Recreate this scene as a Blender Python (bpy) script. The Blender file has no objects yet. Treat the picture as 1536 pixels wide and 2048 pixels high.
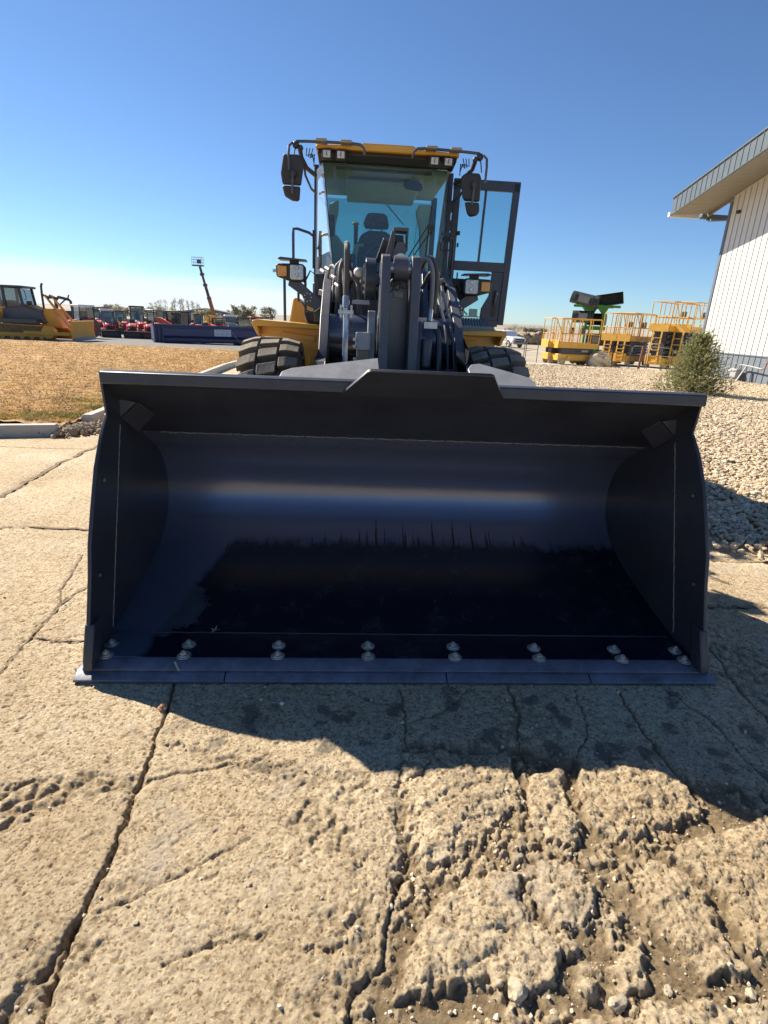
import bpy, bmesh, math, random
import numpy as np
from mathutils import Vector, Matrix, Euler
R = math.radians
random.seed(7)
sc = bpy.context.scene
col = sc.collection

# ---------------------------------------------------------------- camera, light, exposure
PITCH, ROLL, EYE, FOC = R(19.2), R(2.7), 1.6, 1100.0      # FOC in pixels of a 1536 px wide picture
_fw = Vector((0, math.cos(PITCH), -math.sin(PITCH))); _up0 = Vector((1, 0, 0)).cross(_fw)
camR = math.cos(ROLL)*Vector((1, 0, 0)) + math.sin(ROLL)*_up0
camU = -math.sin(ROLL)*Vector((1, 0, 0)) + math.cos(ROLL)*_up0
cam = bpy.data.cameras.new('camera'); camo = bpy.data.objects.new('camera', cam); col.objects.link(camo)
m = Matrix((camR, camU, -_fw)).transposed().to_4x4(); m.translation = (0, 0, EYE); camo.matrix_world = m
cam.sensor_fit = 'HORIZONTAL'; cam.sensor_width = 36; cam.lens = FOC/1536*36
cam.clip_start = 0.05; cam.clip_end = 9000
sc.camera = camo

SUN = Vector((-0.639, 0.448, 0.627)).normalized()
elev = math.asin(SUN.z); azim = math.atan2(SUN.x, SUN.y)
wd = bpy.data.worlds.new('World'); sc.world = wd; wd.use_nodes = True
nt = wd.node_tree; nt.nodes.clear()
def N(t, kind, **kw):
    n = t.nodes.new(kind)
    for k, v in kw.items():
        if k.startswith('i_'): n.inputs[k[2:].replace('_', ' ')].default_value = v
        else: setattr(n, k, v)
    return n
def LK(t, a, b): t.links.new(a, b)
sky = N(nt, 'ShaderNodeTexSky', sky_type='NISHITA', sun_disc=False)
sky.sun_elevation = elev; sky.sun_rotation = azim; sky.altitude = 1600; sky.air_density = 1.0; sky.dust_density = 0.35; sky.ozone_density = 2.2
bg = N(nt, 'ShaderNodeBackground'); bg.inputs['Strength'].default_value = 0.077
out = N(nt, 'ShaderNodeOutputWorld')
tc = N(nt, 'ShaderNodeTexCoord'); sp = N(nt, 'ShaderNodeSeparateXYZ'); LK(nt, tc.outputs['Generated'], sp.inputs[0])
# thin bank of high white cloud low over the horizon, thicker to the left
mp = N(nt, 'ShaderNodeMapping'); mp.inputs['Scale'].default_value = (1.6, 1.6, 26)
LK(nt, tc.outputs['Generated'], mp.inputs[0])
nz = N(nt, 'ShaderNodeTexNoise', i_Scale=1.0, i_Detail=7.0, i_Roughness=0.62, i_Distortion=0.8); LK(nt, mp.outputs[0], nz.inputs['Vector'])
def mth(t, op, a, b=None, c=None, clamp=False):
    n = t.nodes.new('ShaderNodeMath'); n.operation = op; n.use_clamp = clamp
    for i, v in enumerate((a, b, c)):
        if v is None: continue
        if isinstance(v, (int, float)): n.inputs[i].default_value = v
        else: t.links.new(v, n.inputs[i])
    return n.outputs[0]
# upper edge of the bank falls from left to right
edge = mth(nt, 'MULTIPLY_ADD', sp.outputs['X'], -0.050, 0.040)
edge = mth(nt, 'ADD', edge, mth(nt, 'MULTIPLY', mth(nt, 'SUBTRACT', nz.outputs['Fac'], 0.5), 0.05))
bank = mth(nt, 'DIVIDE', mth(nt, 'SUBTRACT', edge, sp.outputs['Z']), 0.022, clamp=True)
side = mth(nt, 'DIVIDE', mth(nt, 'SUBTRACT', 0.12, sp.outputs['X']), 0.35, clamp=True)
thin = mth(nt, 'MULTIPLY_ADD', nz.outputs['Fac'], 0.5, 0.55, clamp=True)
cf = mth(nt, 'MULTIPLY', mth(nt, 'MULTIPLY', bank, side), thin, clamp=True)
mx = N(nt, 'ShaderNodeMix', data_type='RGBA'); LK(nt, cf, mx.inputs['Factor'])
deep = N(nt, 'ShaderNodeMix', data_type='RGBA', blend_type='MULTIPLY'); deep.inputs['Factor'].default_value = 1.0; LK(nt, sky.outputs[0], deep.inputs['A']); deep.inputs['B'].default_value = (.57, .71, .86, 1)
LK(nt, deep.outputs['Result'], mx.inputs['A']); mx.inputs['B'].default_value = (5.9, 6.3, 6.7, 1)
LK(nt, mx.outputs['Result'], bg.inputs['Color']); LK(nt, bg.outputs[0], out.inputs[0])

sl = bpy.data.lights.new('sun', 'SUN'); sl.energy = 4.9; sl.angle = R(0.53); sl.color = (1.0, 0.90, 0.76)
so = bpy.data.objects.new('sun', sl); col.objects.link(so); so.rotation_euler = SUN.to_track_quat('Z', 'Y').to_euler()
sc.view_settings.view_transform = 'Standard'; sc.view_settings.look = 'None'; sc.view_settings.gamma = 1
sc.view_settings.use_curve_mapping = False; sc.view_settings.exposure = 1.05
sc.cycles.max_bounces = 8; sc.cycles.transparent_max_bounces = 12; sc.cycles.caustics_reflective = False; sc.cycles.caustics_refractive = False

def G(x, y, z=0.0):
    """point of the level z seen along the line of sight of a picture position (placing things on the ground)"""
    d = _fw + camR*(x-768)/FOC - camU*(y-1024)/FOC
    t = (z-EYE)/d.z
    return Vector((d.x*t, d.y*t, z))
def AZ(x, Y):
    """x position, at distance Y, of something standing on the horizon at picture column x"""
    hy = 641 + (x-768)*0.0465
    d = _fw + camR*(x-768)/FOC - camU*(hy-1024)/FOC
    return d.x/d.y*Y

# ---------------------------------------------------------------- materials
def mat(name, c, rough=0.6, metal=0.0, var=0.12, vs=3.0, bump=0.0, bs=60.0, spec=0.5, c2=None, dust=0.0, coat=0.0):
    mt = bpy.data.materials.new(name); mt.use_nodes = True; t = mt.node_tree
    b = t.nodes['Principled BSDF']
    tc = N(t, 'ShaderNodeTexCoord')
    n1 = N(t, 'ShaderNodeTexNoise', i_Scale=vs, i_Detail=6.0, i_Roughness=0.65); LK(t, tc.outputs['Object'], n1.inputs['Vector'])
    r = N(t, 'ShaderNodeValToRGB'); LK(t, n1.outputs['Fac'], r.inputs[0])
    lo = tuple(x*(1-var) for x in c); hi = tuple(min(1, x*(1+var)) for x in (c2 or c))
    r.color_ramp.elements[0].position = .3; r.color_ramp.elements[1].position = .7
    r.color_ramp.elements[0].color = (*lo, 1); r.color_ramp.elements[1].color = (*hi, 1)
    src = r.outputs[0]
    if dust > 0:
        n2 = N(t, 'ShaderNodeTexNoise', i_Scale=vs*4, i_Detail=8.0, i_Roughness=0.7); LK(t, tc.outputs['Object'], n2.inputs['Vector'])
        geo = N(t, 'ShaderNodeNewGeometry'); s = N(t, 'ShaderNodeSeparateXYZ'); LK(t, geo.outputs['Normal'], s.inputs[0])
        f = mth(t, 'MULTIPLY_ADD', s.outputs['Z'], 0.5, 0.5, clamp=True)
        f = mth(t, 'MULTIPLY', f, mth(t, 'MULTIPLY', n2.outputs['Fac'], dust*1.6), clamp=True)
        mm = N(t, 'ShaderNodeMix', data_type='RGBA'); LK(t, f, mm.inputs['Factor']); LK(t, src, mm.inputs['A']); mm.inputs['B'].default_value = (.42, .36, .27, 1)
        src = mm.outputs['Result']
        LK(t, mth(t, 'MULTIPLY_ADD', f, 0.5, rough, clamp=True), b.inputs['Roughness'])
    else:
        LK(t, mth(t, 'MULTIPLY_ADD', n1.outputs['Fac'], 0.16, max(0.02, rough-0.08), clamp=True), b.inputs['Roughness'])
    LK(t, src, b.inputs['Base Color'])
    b.inputs['Metallic'].default_value = metal; b.inputs['Specular IOR Level'].default_value = spec; b.inputs['Coat Weight'].default_value = coat
    if bump > 0:
        n3 = N(t, 'ShaderNodeTexNoise', i_Scale=bs, i_Detail=4.0, i_Roughness=0.6); LK(t, tc.outputs['Object'], n3.inputs['Vector'])
        bp = N(t, 'ShaderNodeBump', i_Strength=bump, i_Distance=0.01); LK(t, n3.outputs['Fac'], bp.inputs['Height']); LK(t, bp.outputs[0], b.inputs['Normal'])
    return mt
CH = mat('charcoal_paint', (.030, .038, .058), .34, var=.2, dust=.10, bump=.04, bs=300)
CH2 = mat('charcoal_paint_worn', (.060, .068, .090), .38, var=.25, dust=.16, bump=.08, bs=200)
NV = mat('navy_sheen_paint', (.035, .052, .105), .24, var=.2, dust=.10, bump=.04, bs=200, spec=.9)  # navy paint with the sky's reflection put in as extra blue
LG = mat('pale_grey_metal', (.30, .31, .32), .45, metal=.2, var=.2, vs=9, dust=.2)
YE = mat('loader_yellow', (.72, .37, .035), .34, var=.06, dust=.1, coat=.2)
BK = mat('black_plastic', (.018, .018, .02), .5, var=.2, dust=.12, bump=.1, bs=400)
RB = mat('tyre_rubber', (.045, .043, .042), .78, var=.3, vs=14, dust=.75, bump=.5, bs=90)
RBG = mat('tyre_groove', (.02, .02, .02), .85, var=.3, vs=10, dust=.3)
ST = mat('zinc_steel', (.45, .46, .47), .32, metal=.85, var=.25, vs=30)
HO = mat('rubber_hose', (.03, .03, .032), .5, var=.2, dust=.35)
HOG = mat('grey_sleeve', (.20, .20, .21), .5, var=.2, dust=.3)
CR = mat('cream_block', (.60, .58, .50), .5, var=.2, vs=12)
FAB = mat('seat_fabric', (.03, .035, .045), .9, var=.9, vs=55, c2=(.07, .08, .10))
LIN = mat('cab_liner', (.62, .64, .56), .8, var=.1)
def leafy(name, c, var=.4, vs=5, c2=None, tr=.45):
    mt = mat(name, c, .8, var=var, vs=vs, c2=c2, spec=.2); t = mt.node_tree; b = t.nodes['Principled BSDF']; o = [n for n in t.nodes if n.type == 'OUTPUT_MATERIAL'][0]
    T = N(t, 'ShaderNodeBsdfTranslucent'); src = b.inputs['Base Color'].links[0].from_socket; LK(t, src, T.inputs[0]); m = N(t, 'ShaderNodeMixShader'); m.inputs[0].default_value = tr
    LK(t, b.outputs[0], m.inputs[1]); LK(t, T.outputs[0], m.inputs[2]); LK(t, m.outputs[0], o.inputs[0]); return mt
def glass(name, tint, dustc=0.12, rough=0.02):
    mt = bpy.data.materials.new(name); mt.use_nodes = True; t = mt.node_tree; t.nodes.clear()
    o = N(t, 'ShaderNodeOutputMaterial'); tr = N(t, 'ShaderNodeBsdfTransparent'); tr.inputs[0].default_value = (*tint, 1)
    gl = N(t, 'ShaderNodeBsdfGlossy'); gl.inputs['Roughness'].default_value = rough; gl.inputs[0].default_value = (1, 1, 1, 1)
    fr = N(t, 'ShaderNodeFresnel', i_IOR=1.5)
    m1 = N(t, 'ShaderNodeMixShader'); LK(t, mth(t, 'MULTIPLY', fr.outputs[0], 1.6, clamp=True), m1.inputs[0]); LK(t, tr.outputs[0], m1.inputs[1]); LK(t, gl.outputs[0], m1.inputs[2])
    df = N(t, 'ShaderNodeBsdfDiffuse'); df.inputs[0].default_value = (.55, .56, .52, 1)
    tc = N(t, 'ShaderNodeTexCoord'); n = N(t, 'ShaderNodeTexNoise', i_Scale=3.0, i_Detail=9.0, i_Roughness=0.75); LK(t, tc.outputs['Object'], n.inputs['Vector'])
    v = N(t, 'ShaderNodeTexVoronoi', i_Scale=60.0); LK(t, tc.outputs['Object'], v.inputs['Vector'])
    spots = mth(t, 'LESS_THAN', v.outputs['Distance'], mth(t, 'MULTIPLY_ADD', n.outputs['Fac'], 0.7, -0.24))
    f = mth(t, 'MULTIPLY_ADD', n.outputs['Fac'], dustc*1.4, mth(t, 'MULTIPLY', spots, dustc*.8), clamp=True)
    m2 = N(t, 'ShaderNodeMixShader'); LK(t, f, m2.inputs[0]); LK(t, m1.outputs[0], m2.inputs[1]); LK(t, df.outputs[0], m2.inputs[2])
    LK(t, m2.outputs[0], o.inputs[0]); return mt
GLW = glass('cab_glass', (.62, .83, .82), .10)
GLD = glass('door_glass', (.66, .82, .84), .02)
GLC = glass('dusty_corner_glass', (.45, .6, .66), .26)
GLB = glass('machine_glass', (.35, .42, .42), .12)
def lens(name, c, em=0):
    mt = mat(name, c, .12, var=.3, vs=60, spec=.8); return mt
AMB = lens('amber_lens', (.95, .33, .01)); WLE = lens('clear_lens', (.62, .62, .58))

# ---------------------------------------------------------------- mesh builder
class MB:
    def __init__(s): s.v = []; s.f = []
    def add(s, vs, fs):
        o = len(s.v); s.v += [tuple(p) for p in vs]; s.f += [tuple(i+o for i in f) for f in fs]; return s
    def box(s, c, d, rot=None):
        x, y, z = d[0]/2, d[1]/2, d[2]/2
        vs = [Vector(p) for p in ((-x,-y,-z),(x,-y,-z),(x,y,-z),(-x,y,-z),(-x,-y,z),(x,-y,z),(x,y,z),(-x,y,z))]
        if rot: 
            e = Euler(rot).to_matrix(); vs = [e @ p for p in vs]
        return s.add([p+Vector(c) for p in vs], [(0,3,2,1),(4,5,6,7),(0,1,5,4),(1,2,6,5),(2,3,7,6),(3,0,4,7)])
    def bb(s, x0, x1, y0, y1, z0, z1): return s.box(((x0+x1)/2, (y0+y1)/2, (z0+z1)/2), (abs(x1-x0), abs(y1-y0), abs(z1-z0)))
    def bar(s, a, b, w, h, up=(0,0,1)):
        a, b = Vector(a), Vector(b); d = (b-a).normalized(); u = Vector(up)
        if abs(d.dot(u)) > .98: u = Vector((0,1,0))
        r = d.cross(u).normalized(); u = r.cross(d).normalized()
        vs = [p + r*sx*w/2 + u*sy*h/2 for p in (a, b) for sx, sy in ((-1,-1),(1,-1),(1,1),(-1,1))]
        return s.add(vs, [(0,1,2,3),(7,6,5,4),(0,4,5,1),(1,5,6,2),(2,6,7,3),(3,7,4,0)])
    def tube(s, pts, r, n=8, r2=None):
        pts = [Vector(p) for p in pts]; k = len(pts); o = len(s.v); prev = None
        for i, p in enumerate(pts):
            d = (pts[min(i+1, k-1)] - pts[max(i-1, 0)]).normalized()
            if prev is None:
                u = Vector((0,0,1)) if abs(d.z) < .9 else Vector((0,1,0)); 
            else: u = prev
            a = d.cross(u).normalized(); u = a.cross(d).normalized(); prev = u
            rr = r if r2 is None else r + (r2-r)*i/(k-1)
            s.v += [tuple(p + a*math.cos(2*math.pi*j/n)*rr + u*math.sin(2*math.pi*j/n)*rr) for j in range(n)]
        for i in range(k-1):
            for j in range(n):
                s.f.append((o+i*n+j, o+i*n+(j+1)%n, o+(i+1)*n+(j+1)%n, o+(i+1)*n+j))
        s.f.append(tuple(o+j for j in range(n))[::-1]); s.f.append(tuple(o+(k-1)*n+j for j in range(n)))
        return s
    def cyl(s, a, b, r, r2=None, n=16): return s.tube([a, b], r, n, r2)
    def prism(s, poly, ax, a, b):
        """poly: points in the two other axes (in x,y,z order); extruded along ax from a to b"""
        n = len(poly)
        def P(u, w, t): return {'x': (t,u,w), 'y': (u,t,w), 'z': (u,w,t)}[ax]
        vs = [P(u,w,a) for u,w in poly] + [P(u,w,b) for u,w in poly]
        fs = [tuple(range(n)), tuple(range(2*n-1, n-1, -1))] + [(i, i+n, (i+1)%n+n, (i+1)%n) for i in range(n)]
        return s.add(vs, fs)
    def lathe(s, prof, n=32, c=(0,0,0)):
        """profile of (x, radius) turned about the X axis"""
        o = len(s.v); k = len(prof)
        for i in range(n):
            a = 2*math.pi*i/n
            s.v += [(c[0]+x, c[1]+r*math.cos(a), c[2]+r*math.sin(a)) for x, r in prof]
        for i in range(n):
            for j in range(k-1):
                s.f.append((o+i*k+j, o+i*k+j+1, o+((i+1)%n)*k+j+1, o+((i+1)%n)*k+j))
        return s
    def ball(s, c, r, n=10, m_=7, sc_=(1,1,1)):
        o = len(s.v)
        for i in range(m_+1):
            t = math.pi*i/m_
            for j in range(n):
                p = 2*math.pi*j/n
                s.v.append((c[0]+r*sc_[0]*math.sin(t)*math.cos(p), c[1]+r*sc_[1]*math.sin(t)*math.sin(p), c[2]+r*sc_[2]*math.cos(t)))
        for i in range(m_):
            for j in range(n): s.f.append((o+i*n+j, o+(i+1)*n+j, o+(i+1)*n+(j+1)%n, o+i*n+(j+1)%n))
        return s
    def mesh(s, name, m):
        me = bpy.data.meshes.new(name); me.from_pydata(s.v, [], s.f); me.update()
        if m: me.materials.append(m)
        return me
    def build(s, name, m, parent=None, loc=(0,0,0), rot=(0,0,0), smooth=True, bev=0.0, fix=True):
        me = s.mesh(name, m)
        if fix:
            b = bmesh.new(); b.from_mesh(me); bmesh.ops.recalc_face_normals(b, faces=b.faces); b.to_mesh(me); b.free()
        if smooth: me.shade_smooth(); me.set_sharp_from_angle(angle=R(38))
        return link(name, me, parent, loc, rot, bev)
def link(name, me, parent=None, loc=(0,0,0), rot=(0,0,0), bev=0.0):
    o = bpy.data.objects.new(name, me); col.objects.link(o); o.parent = parent; o.location = loc; o.rotation_euler = rot
    if bev: 
        d = o.modifiers.new('bevel', 'BEVEL'); d.width = bev; d.segments = 2; d.limit_method = 'ANGLE'; d.angle_limit = R(40)
    return o
def tag(o, label=None, cat=None, group=None, kind=None):
    if label: o['label'] = label
    if cat: o['category'] = cat
    if group: o['group'] = group
    if kind: o['kind'] = kind
    return o
def thing(name, label, cat, loc=(0,0,0), rz=0.0, group=None, rot=None, scale=None):
    o = bpy.data.objects.new(name, None); col.objects.link(o); o.location = loc; o.rotation_euler = rot or (0,0,rz)
    o.empty_display_size = .2
    if scale: o.scale = (scale,)*3
    return tag(o, label, cat, group)
def copy_tree(o, parent=None):
    c = o.copy(); col.objects.link(c); c.parent = parent
    for ch in [x for x in KIDS(o)]: copy_tree(ch, c)
    return c
def KIDS(o): return [x for x in col.objects if x.parent == o]
def again(o, loc, rz, label, scale=None):
    c = copy_tree(o); c.location = loc; c.rotation_euler = (0,0,rz); c['label'] = label
    if scale: c.scale = (scale,)*3
    return c
def arc(c, r, a0, a1, n, f): return [f(c[0]+r*math.cos(R(a0+(a1-a0)*i/n)), c[1]+r*math.sin(R(a0+(a1-a0)*i/n))) for i in range(n+1)]

# ---------------------------------------------------------------- noise (numpy)
_rs = np.random.RandomState(3)
def _tab(seed): return np.random.RandomState(seed).rand(256, 256)
_T = {}
def vn(x, y, seed=0):
    if seed not in _T: _T[seed] = _tab(seed)
    T = _T[seed]; xi = np.floor(x).astype(int); yi = np.floor(y).astype(int); fx = x-xi; fy = y-yi
    fx = fx*fx*(3-2*fx); fy = fy*fy*(3-2*fy); a, b, c, d = xi & 255, (xi+1) & 255, yi & 255, (yi+1) & 255
    return (T[a, c]*(1-fx)+T[b, c]*fx)*(1-fy) + (T[a, d]*(1-fx)+T[b, d]*fx)*fy
def fbm(x, y, oct=4, seed=0, gain=.5):
    s = 0; a = 1; t = 0
    for i in range(oct): s = s + a*vn(x*2**i+i*17.3, y*2**i+i*9.1, seed+i); t += a; a *= gain
    return s/t
def worley(x, y, seed=0):
    a1 = 'w%d' % seed
    if a1 not in _T: _T[a1] = (np.random.RandomState(seed+50).rand(256, 256), np.random.RandomState(seed+90).rand(256, 256))
    A, B = _T[a1]; xi = np.floor(x).astype(int); yi = np.floor(y).astype(int)
    f1 = np.full(x.shape, 9.0); f2 = np.full(x.shape, 9.0)
    for i in (-1, 0, 1):
        for j in (-1, 0, 1):
            cx = xi+i; cy = yi+j; px = cx+A[cx & 255, cy & 255]; py = cy+B[cx & 255, cy & 255]
            d = (px-x)**2+(py-y)**2; n = d < f1; f2 = np.where(n, f1, np.minimum(f2, d)); f1 = np.where(n, d, f1)
    return np.sqrt(f1), np.sqrt(f2)
def segdist(x, y, pts, closed=False):
    d = np.full(x.shape, 99.0); n = len(pts)
    for i in range(n if closed else n-1):
        ax, ay = pts[i][:2]; bx, by = pts[(i+1) % n][:2]; vx, vy = bx-ax, by-ay
        t = np.clip(((x-ax)*vx+(y-ay)*vy)/(vx*vx+vy*vy+1e-9), 0, 1)
        d = np.minimum(d, np.hypot(x-ax-t*vx, y-ay-t*vy))
    return d
def inside(x, y, pts):
    r = np.zeros(x.shape, bool); n = len(pts)
    for i in range(n):
        ax, ay = pts[i][:2]; bx, by = pts[(i+1) % n][:2]
        c = ((ay > y) != (by > y)) & (x < (bx-ax)*(y-ay)/(by-ay+1e-12)+ax); r ^= c
    return r
def sstep(a, b, x): t = np.clip((x-a)/(b-a), 0, 1); return t*t*(3-2*t)
def sdf(x, y, pts): d = segdist(x, y, pts, True); return np.where(inside(x, y, pts), -d, d)
def gridmesh(name, xs, ys, Z, attrs, m):
    nx, ny = len(xs), len(ys); X, Y = np.meshgrid(xs, ys)
    co = np.stack([X, Y, Z], -1).reshape(-1, 3).astype(np.float32)
    i = np.arange((nx-1)*(ny-1)); r = i//(nx-1); c = i % (nx-1); a = r*nx+c
    q = np.stack([a, a+1, a+nx+1, a+nx], -1).astype(np.int32)
    me = bpy.data.meshes.new(name); me.vertices.add(nx*ny); me.vertices.foreach_set('co', co.ravel())
    me.loops.add(q.size); me.loops.foreach_set('vertex_index', q.ravel()); me.polygons.add(len(q))
    me.polygons.foreach_set('loop_start', np.arange(0, q.size, 4, dtype=np.int32)); me.update(); me.validate()
    me.materials.append(m); me.shade_smooth()
    for k, v in attrs.items():
        at = me.attributes.new(k, 'FLOAT', 'POINT'); at.data.foreach_set('value', v.astype(np.float32).ravel())
    return link(name, me)
def trimesh(name, co, tris, m, parent=None):
    me = bpy.data.meshes.new(name); me.vertices.add(len(co)); me.vertices.foreach_set('co', np.asarray(co, np.float32).ravel())
    tris = np.asarray(tris, np.int32); me.loops.add(tris.size); me.loops.foreach_set('vertex_index', tris.ravel()); me.polygons.add(len(tris))
    me.polygons.foreach_set('loop_start', np.arange(0, tris.size, 3, dtype=np.int32)); me.update(); me.validate(); me.materials.append(m)
    return link(name, me, parent)
# ---------------------------------------------------------------- ground
def concrete_material():
    mt = bpy.data.materials.new('old_concrete'); mt.use_nodes = True; t = mt.node_tree; b = t.nodes['Principled BSDF']
    tc = N(t, 'ShaderNodeTexCoord'); P = tc.outputs['Object']
    a = N(t, 'ShaderNodeTexNoise', i_Scale=1.1, i_Detail=5.0, i_Roughness=0.6); LK(t, P, a.inputs['Vector'])
    c = N(t, 'ShaderNodeTexNoise', i_Scale=28.0, i_Detail=8.0, i_Roughness=0.75); LK(t, P, c.inputs['Vector'])
    r1 = N(t, 'ShaderNodeValToRGB'); LK(t, a.outputs['Fac'], r1.inputs[0]); e = r1.color_ramp.elements
    e[0].position = .34; e[0].color = (.53, .42, .27, 1); e[1].position = .66; e[1].color = (.72, .61, .435, 1)
    r2 = N(t, 'ShaderNodeValToRGB'); LK(t, c.outputs['Fac'], r2.inputs[0]); e = r2.color_ramp.elements
    e[0].position = .36; e[0].color = (.52, .45, .37, 1); e[1].position = .54; e[1].color = (1.08, 1.07, 1.04, 1)
    gv = N(t, 'ShaderNodeTexVoronoi', i_Scale=135.0, i_Randomness=1.0); LK(t, P, gv.inputs['Vector']); gs = N(t, 'ShaderNodeSeparateColor'); LK(t, gv.outputs['Color'], gs.inputs[0])
    gr = N(t, 'ShaderNodeValToRGB'); LK(t, gs.outputs[0], gr.inputs[0]); e = gr.color_ramp.elements; e[0].position = .05; e[0].color = (.52, .45, .37, 1); e[1].position = .24; e[1].color = (.95, .94, .92, 1); q = e.new(.85); q.color = (1, 1, 1, 1); q = e.new(1.0); q.color = (1.22, 1.20, 1.16, 1)
    gm = N(t, 'ShaderNodeMix', data_type='RGBA', blend_type='MULTIPLY'); gm.inputs['Factor'].default_value = 1.0; LK(t, r1.outputs[0], gm.inputs['A']); LK(t, gr.outputs[0], gm.inputs['B'])
    mul = N(t, 'ShaderNodeMix', data_type='RGBA', blend_type='MULTIPLY'); mul.inputs['Factor'].default_value = .8
    LK(t, gm.outputs['Result'], mul.inputs['A']); LK(t, r2.outputs[0], mul.inputs['B'])
    # grey cement patches and dark damp stains
    g = N(t, 'ShaderNodeTexNoise', i_Scale=2.6, i_Detail=7.0, i_Roughness=0.65, i_Distortion=0.6); LK(t, P, g.inputs['Vector'])
    gf = mth(t, 'DIVIDE', mth(t, 'SUBTRACT', g.outputs['Fac'], .56), .12, clamp=True)
    mg = N(t, 'ShaderNodeMix', data_type='RGBA'); LK(t, mth(t, 'MULTIPLY', gf, .55), mg.inputs['Factor']); LK(t, mul.outputs['Result'], mg.inputs['A']); mg.inputs['B'].default_value = (.48, .42, .34, 1)
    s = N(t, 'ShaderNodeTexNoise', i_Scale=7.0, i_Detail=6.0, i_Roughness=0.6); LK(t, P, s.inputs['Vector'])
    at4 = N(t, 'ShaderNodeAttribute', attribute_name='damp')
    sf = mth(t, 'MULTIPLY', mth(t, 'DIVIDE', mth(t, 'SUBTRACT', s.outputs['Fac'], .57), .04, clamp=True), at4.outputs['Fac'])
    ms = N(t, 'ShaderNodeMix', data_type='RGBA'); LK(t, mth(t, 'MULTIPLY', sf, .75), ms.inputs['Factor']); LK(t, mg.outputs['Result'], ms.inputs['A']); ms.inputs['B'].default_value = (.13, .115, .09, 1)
    at = N(t, 'ShaderNodeAttribute', attribute_name='soil'); so_ = N(t, 'ShaderNodeMix', data_type='RGBA'); LK(t, at.outputs['Fac'], so_.inputs['Factor'])
    sr = N(t, 'ShaderNodeValToRGB'); LK(t, c.outputs['Fac'], sr.inputs[0]); e = sr.color_ramp.elements
    e[0].position = .3; e[0].color = (.15, .105, .055, 1); e[1].position = .70; e[1].color = (.38, .285, .165, 1)
    LK(t, ms.outputs['Result'], so_.inputs['A']); LK(t, sr.outputs[0], so_.inputs['B'])
    LK(t, so_.outputs['Result'], b.inputs['Base Color'])
    wet = N(t, 'ShaderNodeAttribute', attribute_name='wet')
    LK(t, mth(t, 'SUBTRACT', mth(t, 'MULTIPLY_ADD', sf, -.3, .92), mth(t, 'MULTIPLY', wet.outputs['Fac'], .72), clamp=True), b.inputs['Roughness'])
    b.inputs['Specular IOR Level'].default_value = .35
    f = N(t, 'ShaderNodeTexNoise', i_Scale=130.0, i_Detail=9.0, i_Roughness=0.8); LK(t, P, f.inputs['Vector'])
    f2 = N(t, 'ShaderNodeTexVoronoi', i_Scale=55.0); LK(t, P, f2.inputs['Vector'])
    h = mth(t, 'ADD', f.outputs['Fac'], mth(t, 'MULTIPLY', f2.outputs['Distance'], .35))
    dry = mth(t, 'MULTIPLY_ADD', wet.outputs['Fac'], -.9, 1.0)
    bp = N(t, 'ShaderNodeBump', i_Distance=0.012); LK(t, h, bp.inputs['Height']); LK(t, mth(t, 'MULTIPLY', dry, 1.0), bp.inputs['Strength']); LK(t, bp.outputs[0], b.inputs['Normal'])
    return mt
def TZ(x, y):
    x = np.asarray(x, float); y = np.asarray(y, float); w = sstep(-2, 6, x)
    return -(1-w)*.025*np.clip(y-17, 0, 36) - w*.75*sstep(27, 72, y)
def PG(x, y):
    z = 0.0
    for _ in range(25):
        p = G(x, y, z); z = .5*z+.5*float(TZ(p.x, p.y))
    return G(x, y, float(TZ(p.x, p.y)))
def px(l): return [tuple(G(*p)[:2]) for p in l]
CRACKS = [  # (line, width, depth)
 ([(347,1365),(335,1420),(318,1460),(290,1520),(262,1590),(250,1650),(215,1730),(185,1790),(160,1850),(140,1905),(110,1970),(80,2060)], .0062, .026),
 ([(160,1850),(100,1940),(40,2010),(0,2060)], .010, .016),
 ([(265,1575),(340,1550),(400,1535),(480,1525)], .005, .009),
 ([(500,1680),(450,1710),(400,1735),(280,1795),(190,1825)], .004, .007),
 ([(0,1345),(60,1275),(120,1210),(185,1165)], .005, .009), ([(60,1275),(120,1282),(180,1284)], .004, .007),
 ([(120,1210),(122,1180),(165,1110)], .004, .007),
 ([(0,1057),(60,1054),(185,1060)], .010, .02), ([(0,995),(60,960),(120,925),(200,890)], .022, .02),
 ([(1015,1375),(1038,1430),(1030,1480),(1060,1530)], .008, .016), ([(1240,1385),(1290,1470),(1340,1540),(1400,1600),(1440,1660)], .009, .018),
 ([(800,1375),(808,1440),(815,1500)], .005, .010), ([(865,1525),(840,1550),(790,1570)], .005, .01), ([(1060,1530),(1110,1520),(1145,1530)], .006, .01),
 ([(1330,1380),(1420,1440),(1536,1560)], .006, .012), ([(1415,1290),(1480,1380),(1536,1440)], .008, .014), ([(1440,1290),(1536,1330)],.006,.01),
 ([(800,1410),(740,1400),(700,1380)], .004, .006), ([(1145,1530),(1180,1450),(1150,1380)], .005, .01), ([(940,1380),(900,1420),(830,1440)],.004,.008),
 ([(830,1690),(800,1760),(770,1850),(760,1930),(700,1990),(690,2060)], .0055, .012),
 ([(330,1940),(380,1905),(440,1880),(520,1870)],.004,.008),
 ([(1420,1120),(1536,1125)], .012, .012), ([(1420,1215),(1536,1212)], .014, .015)]
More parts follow.
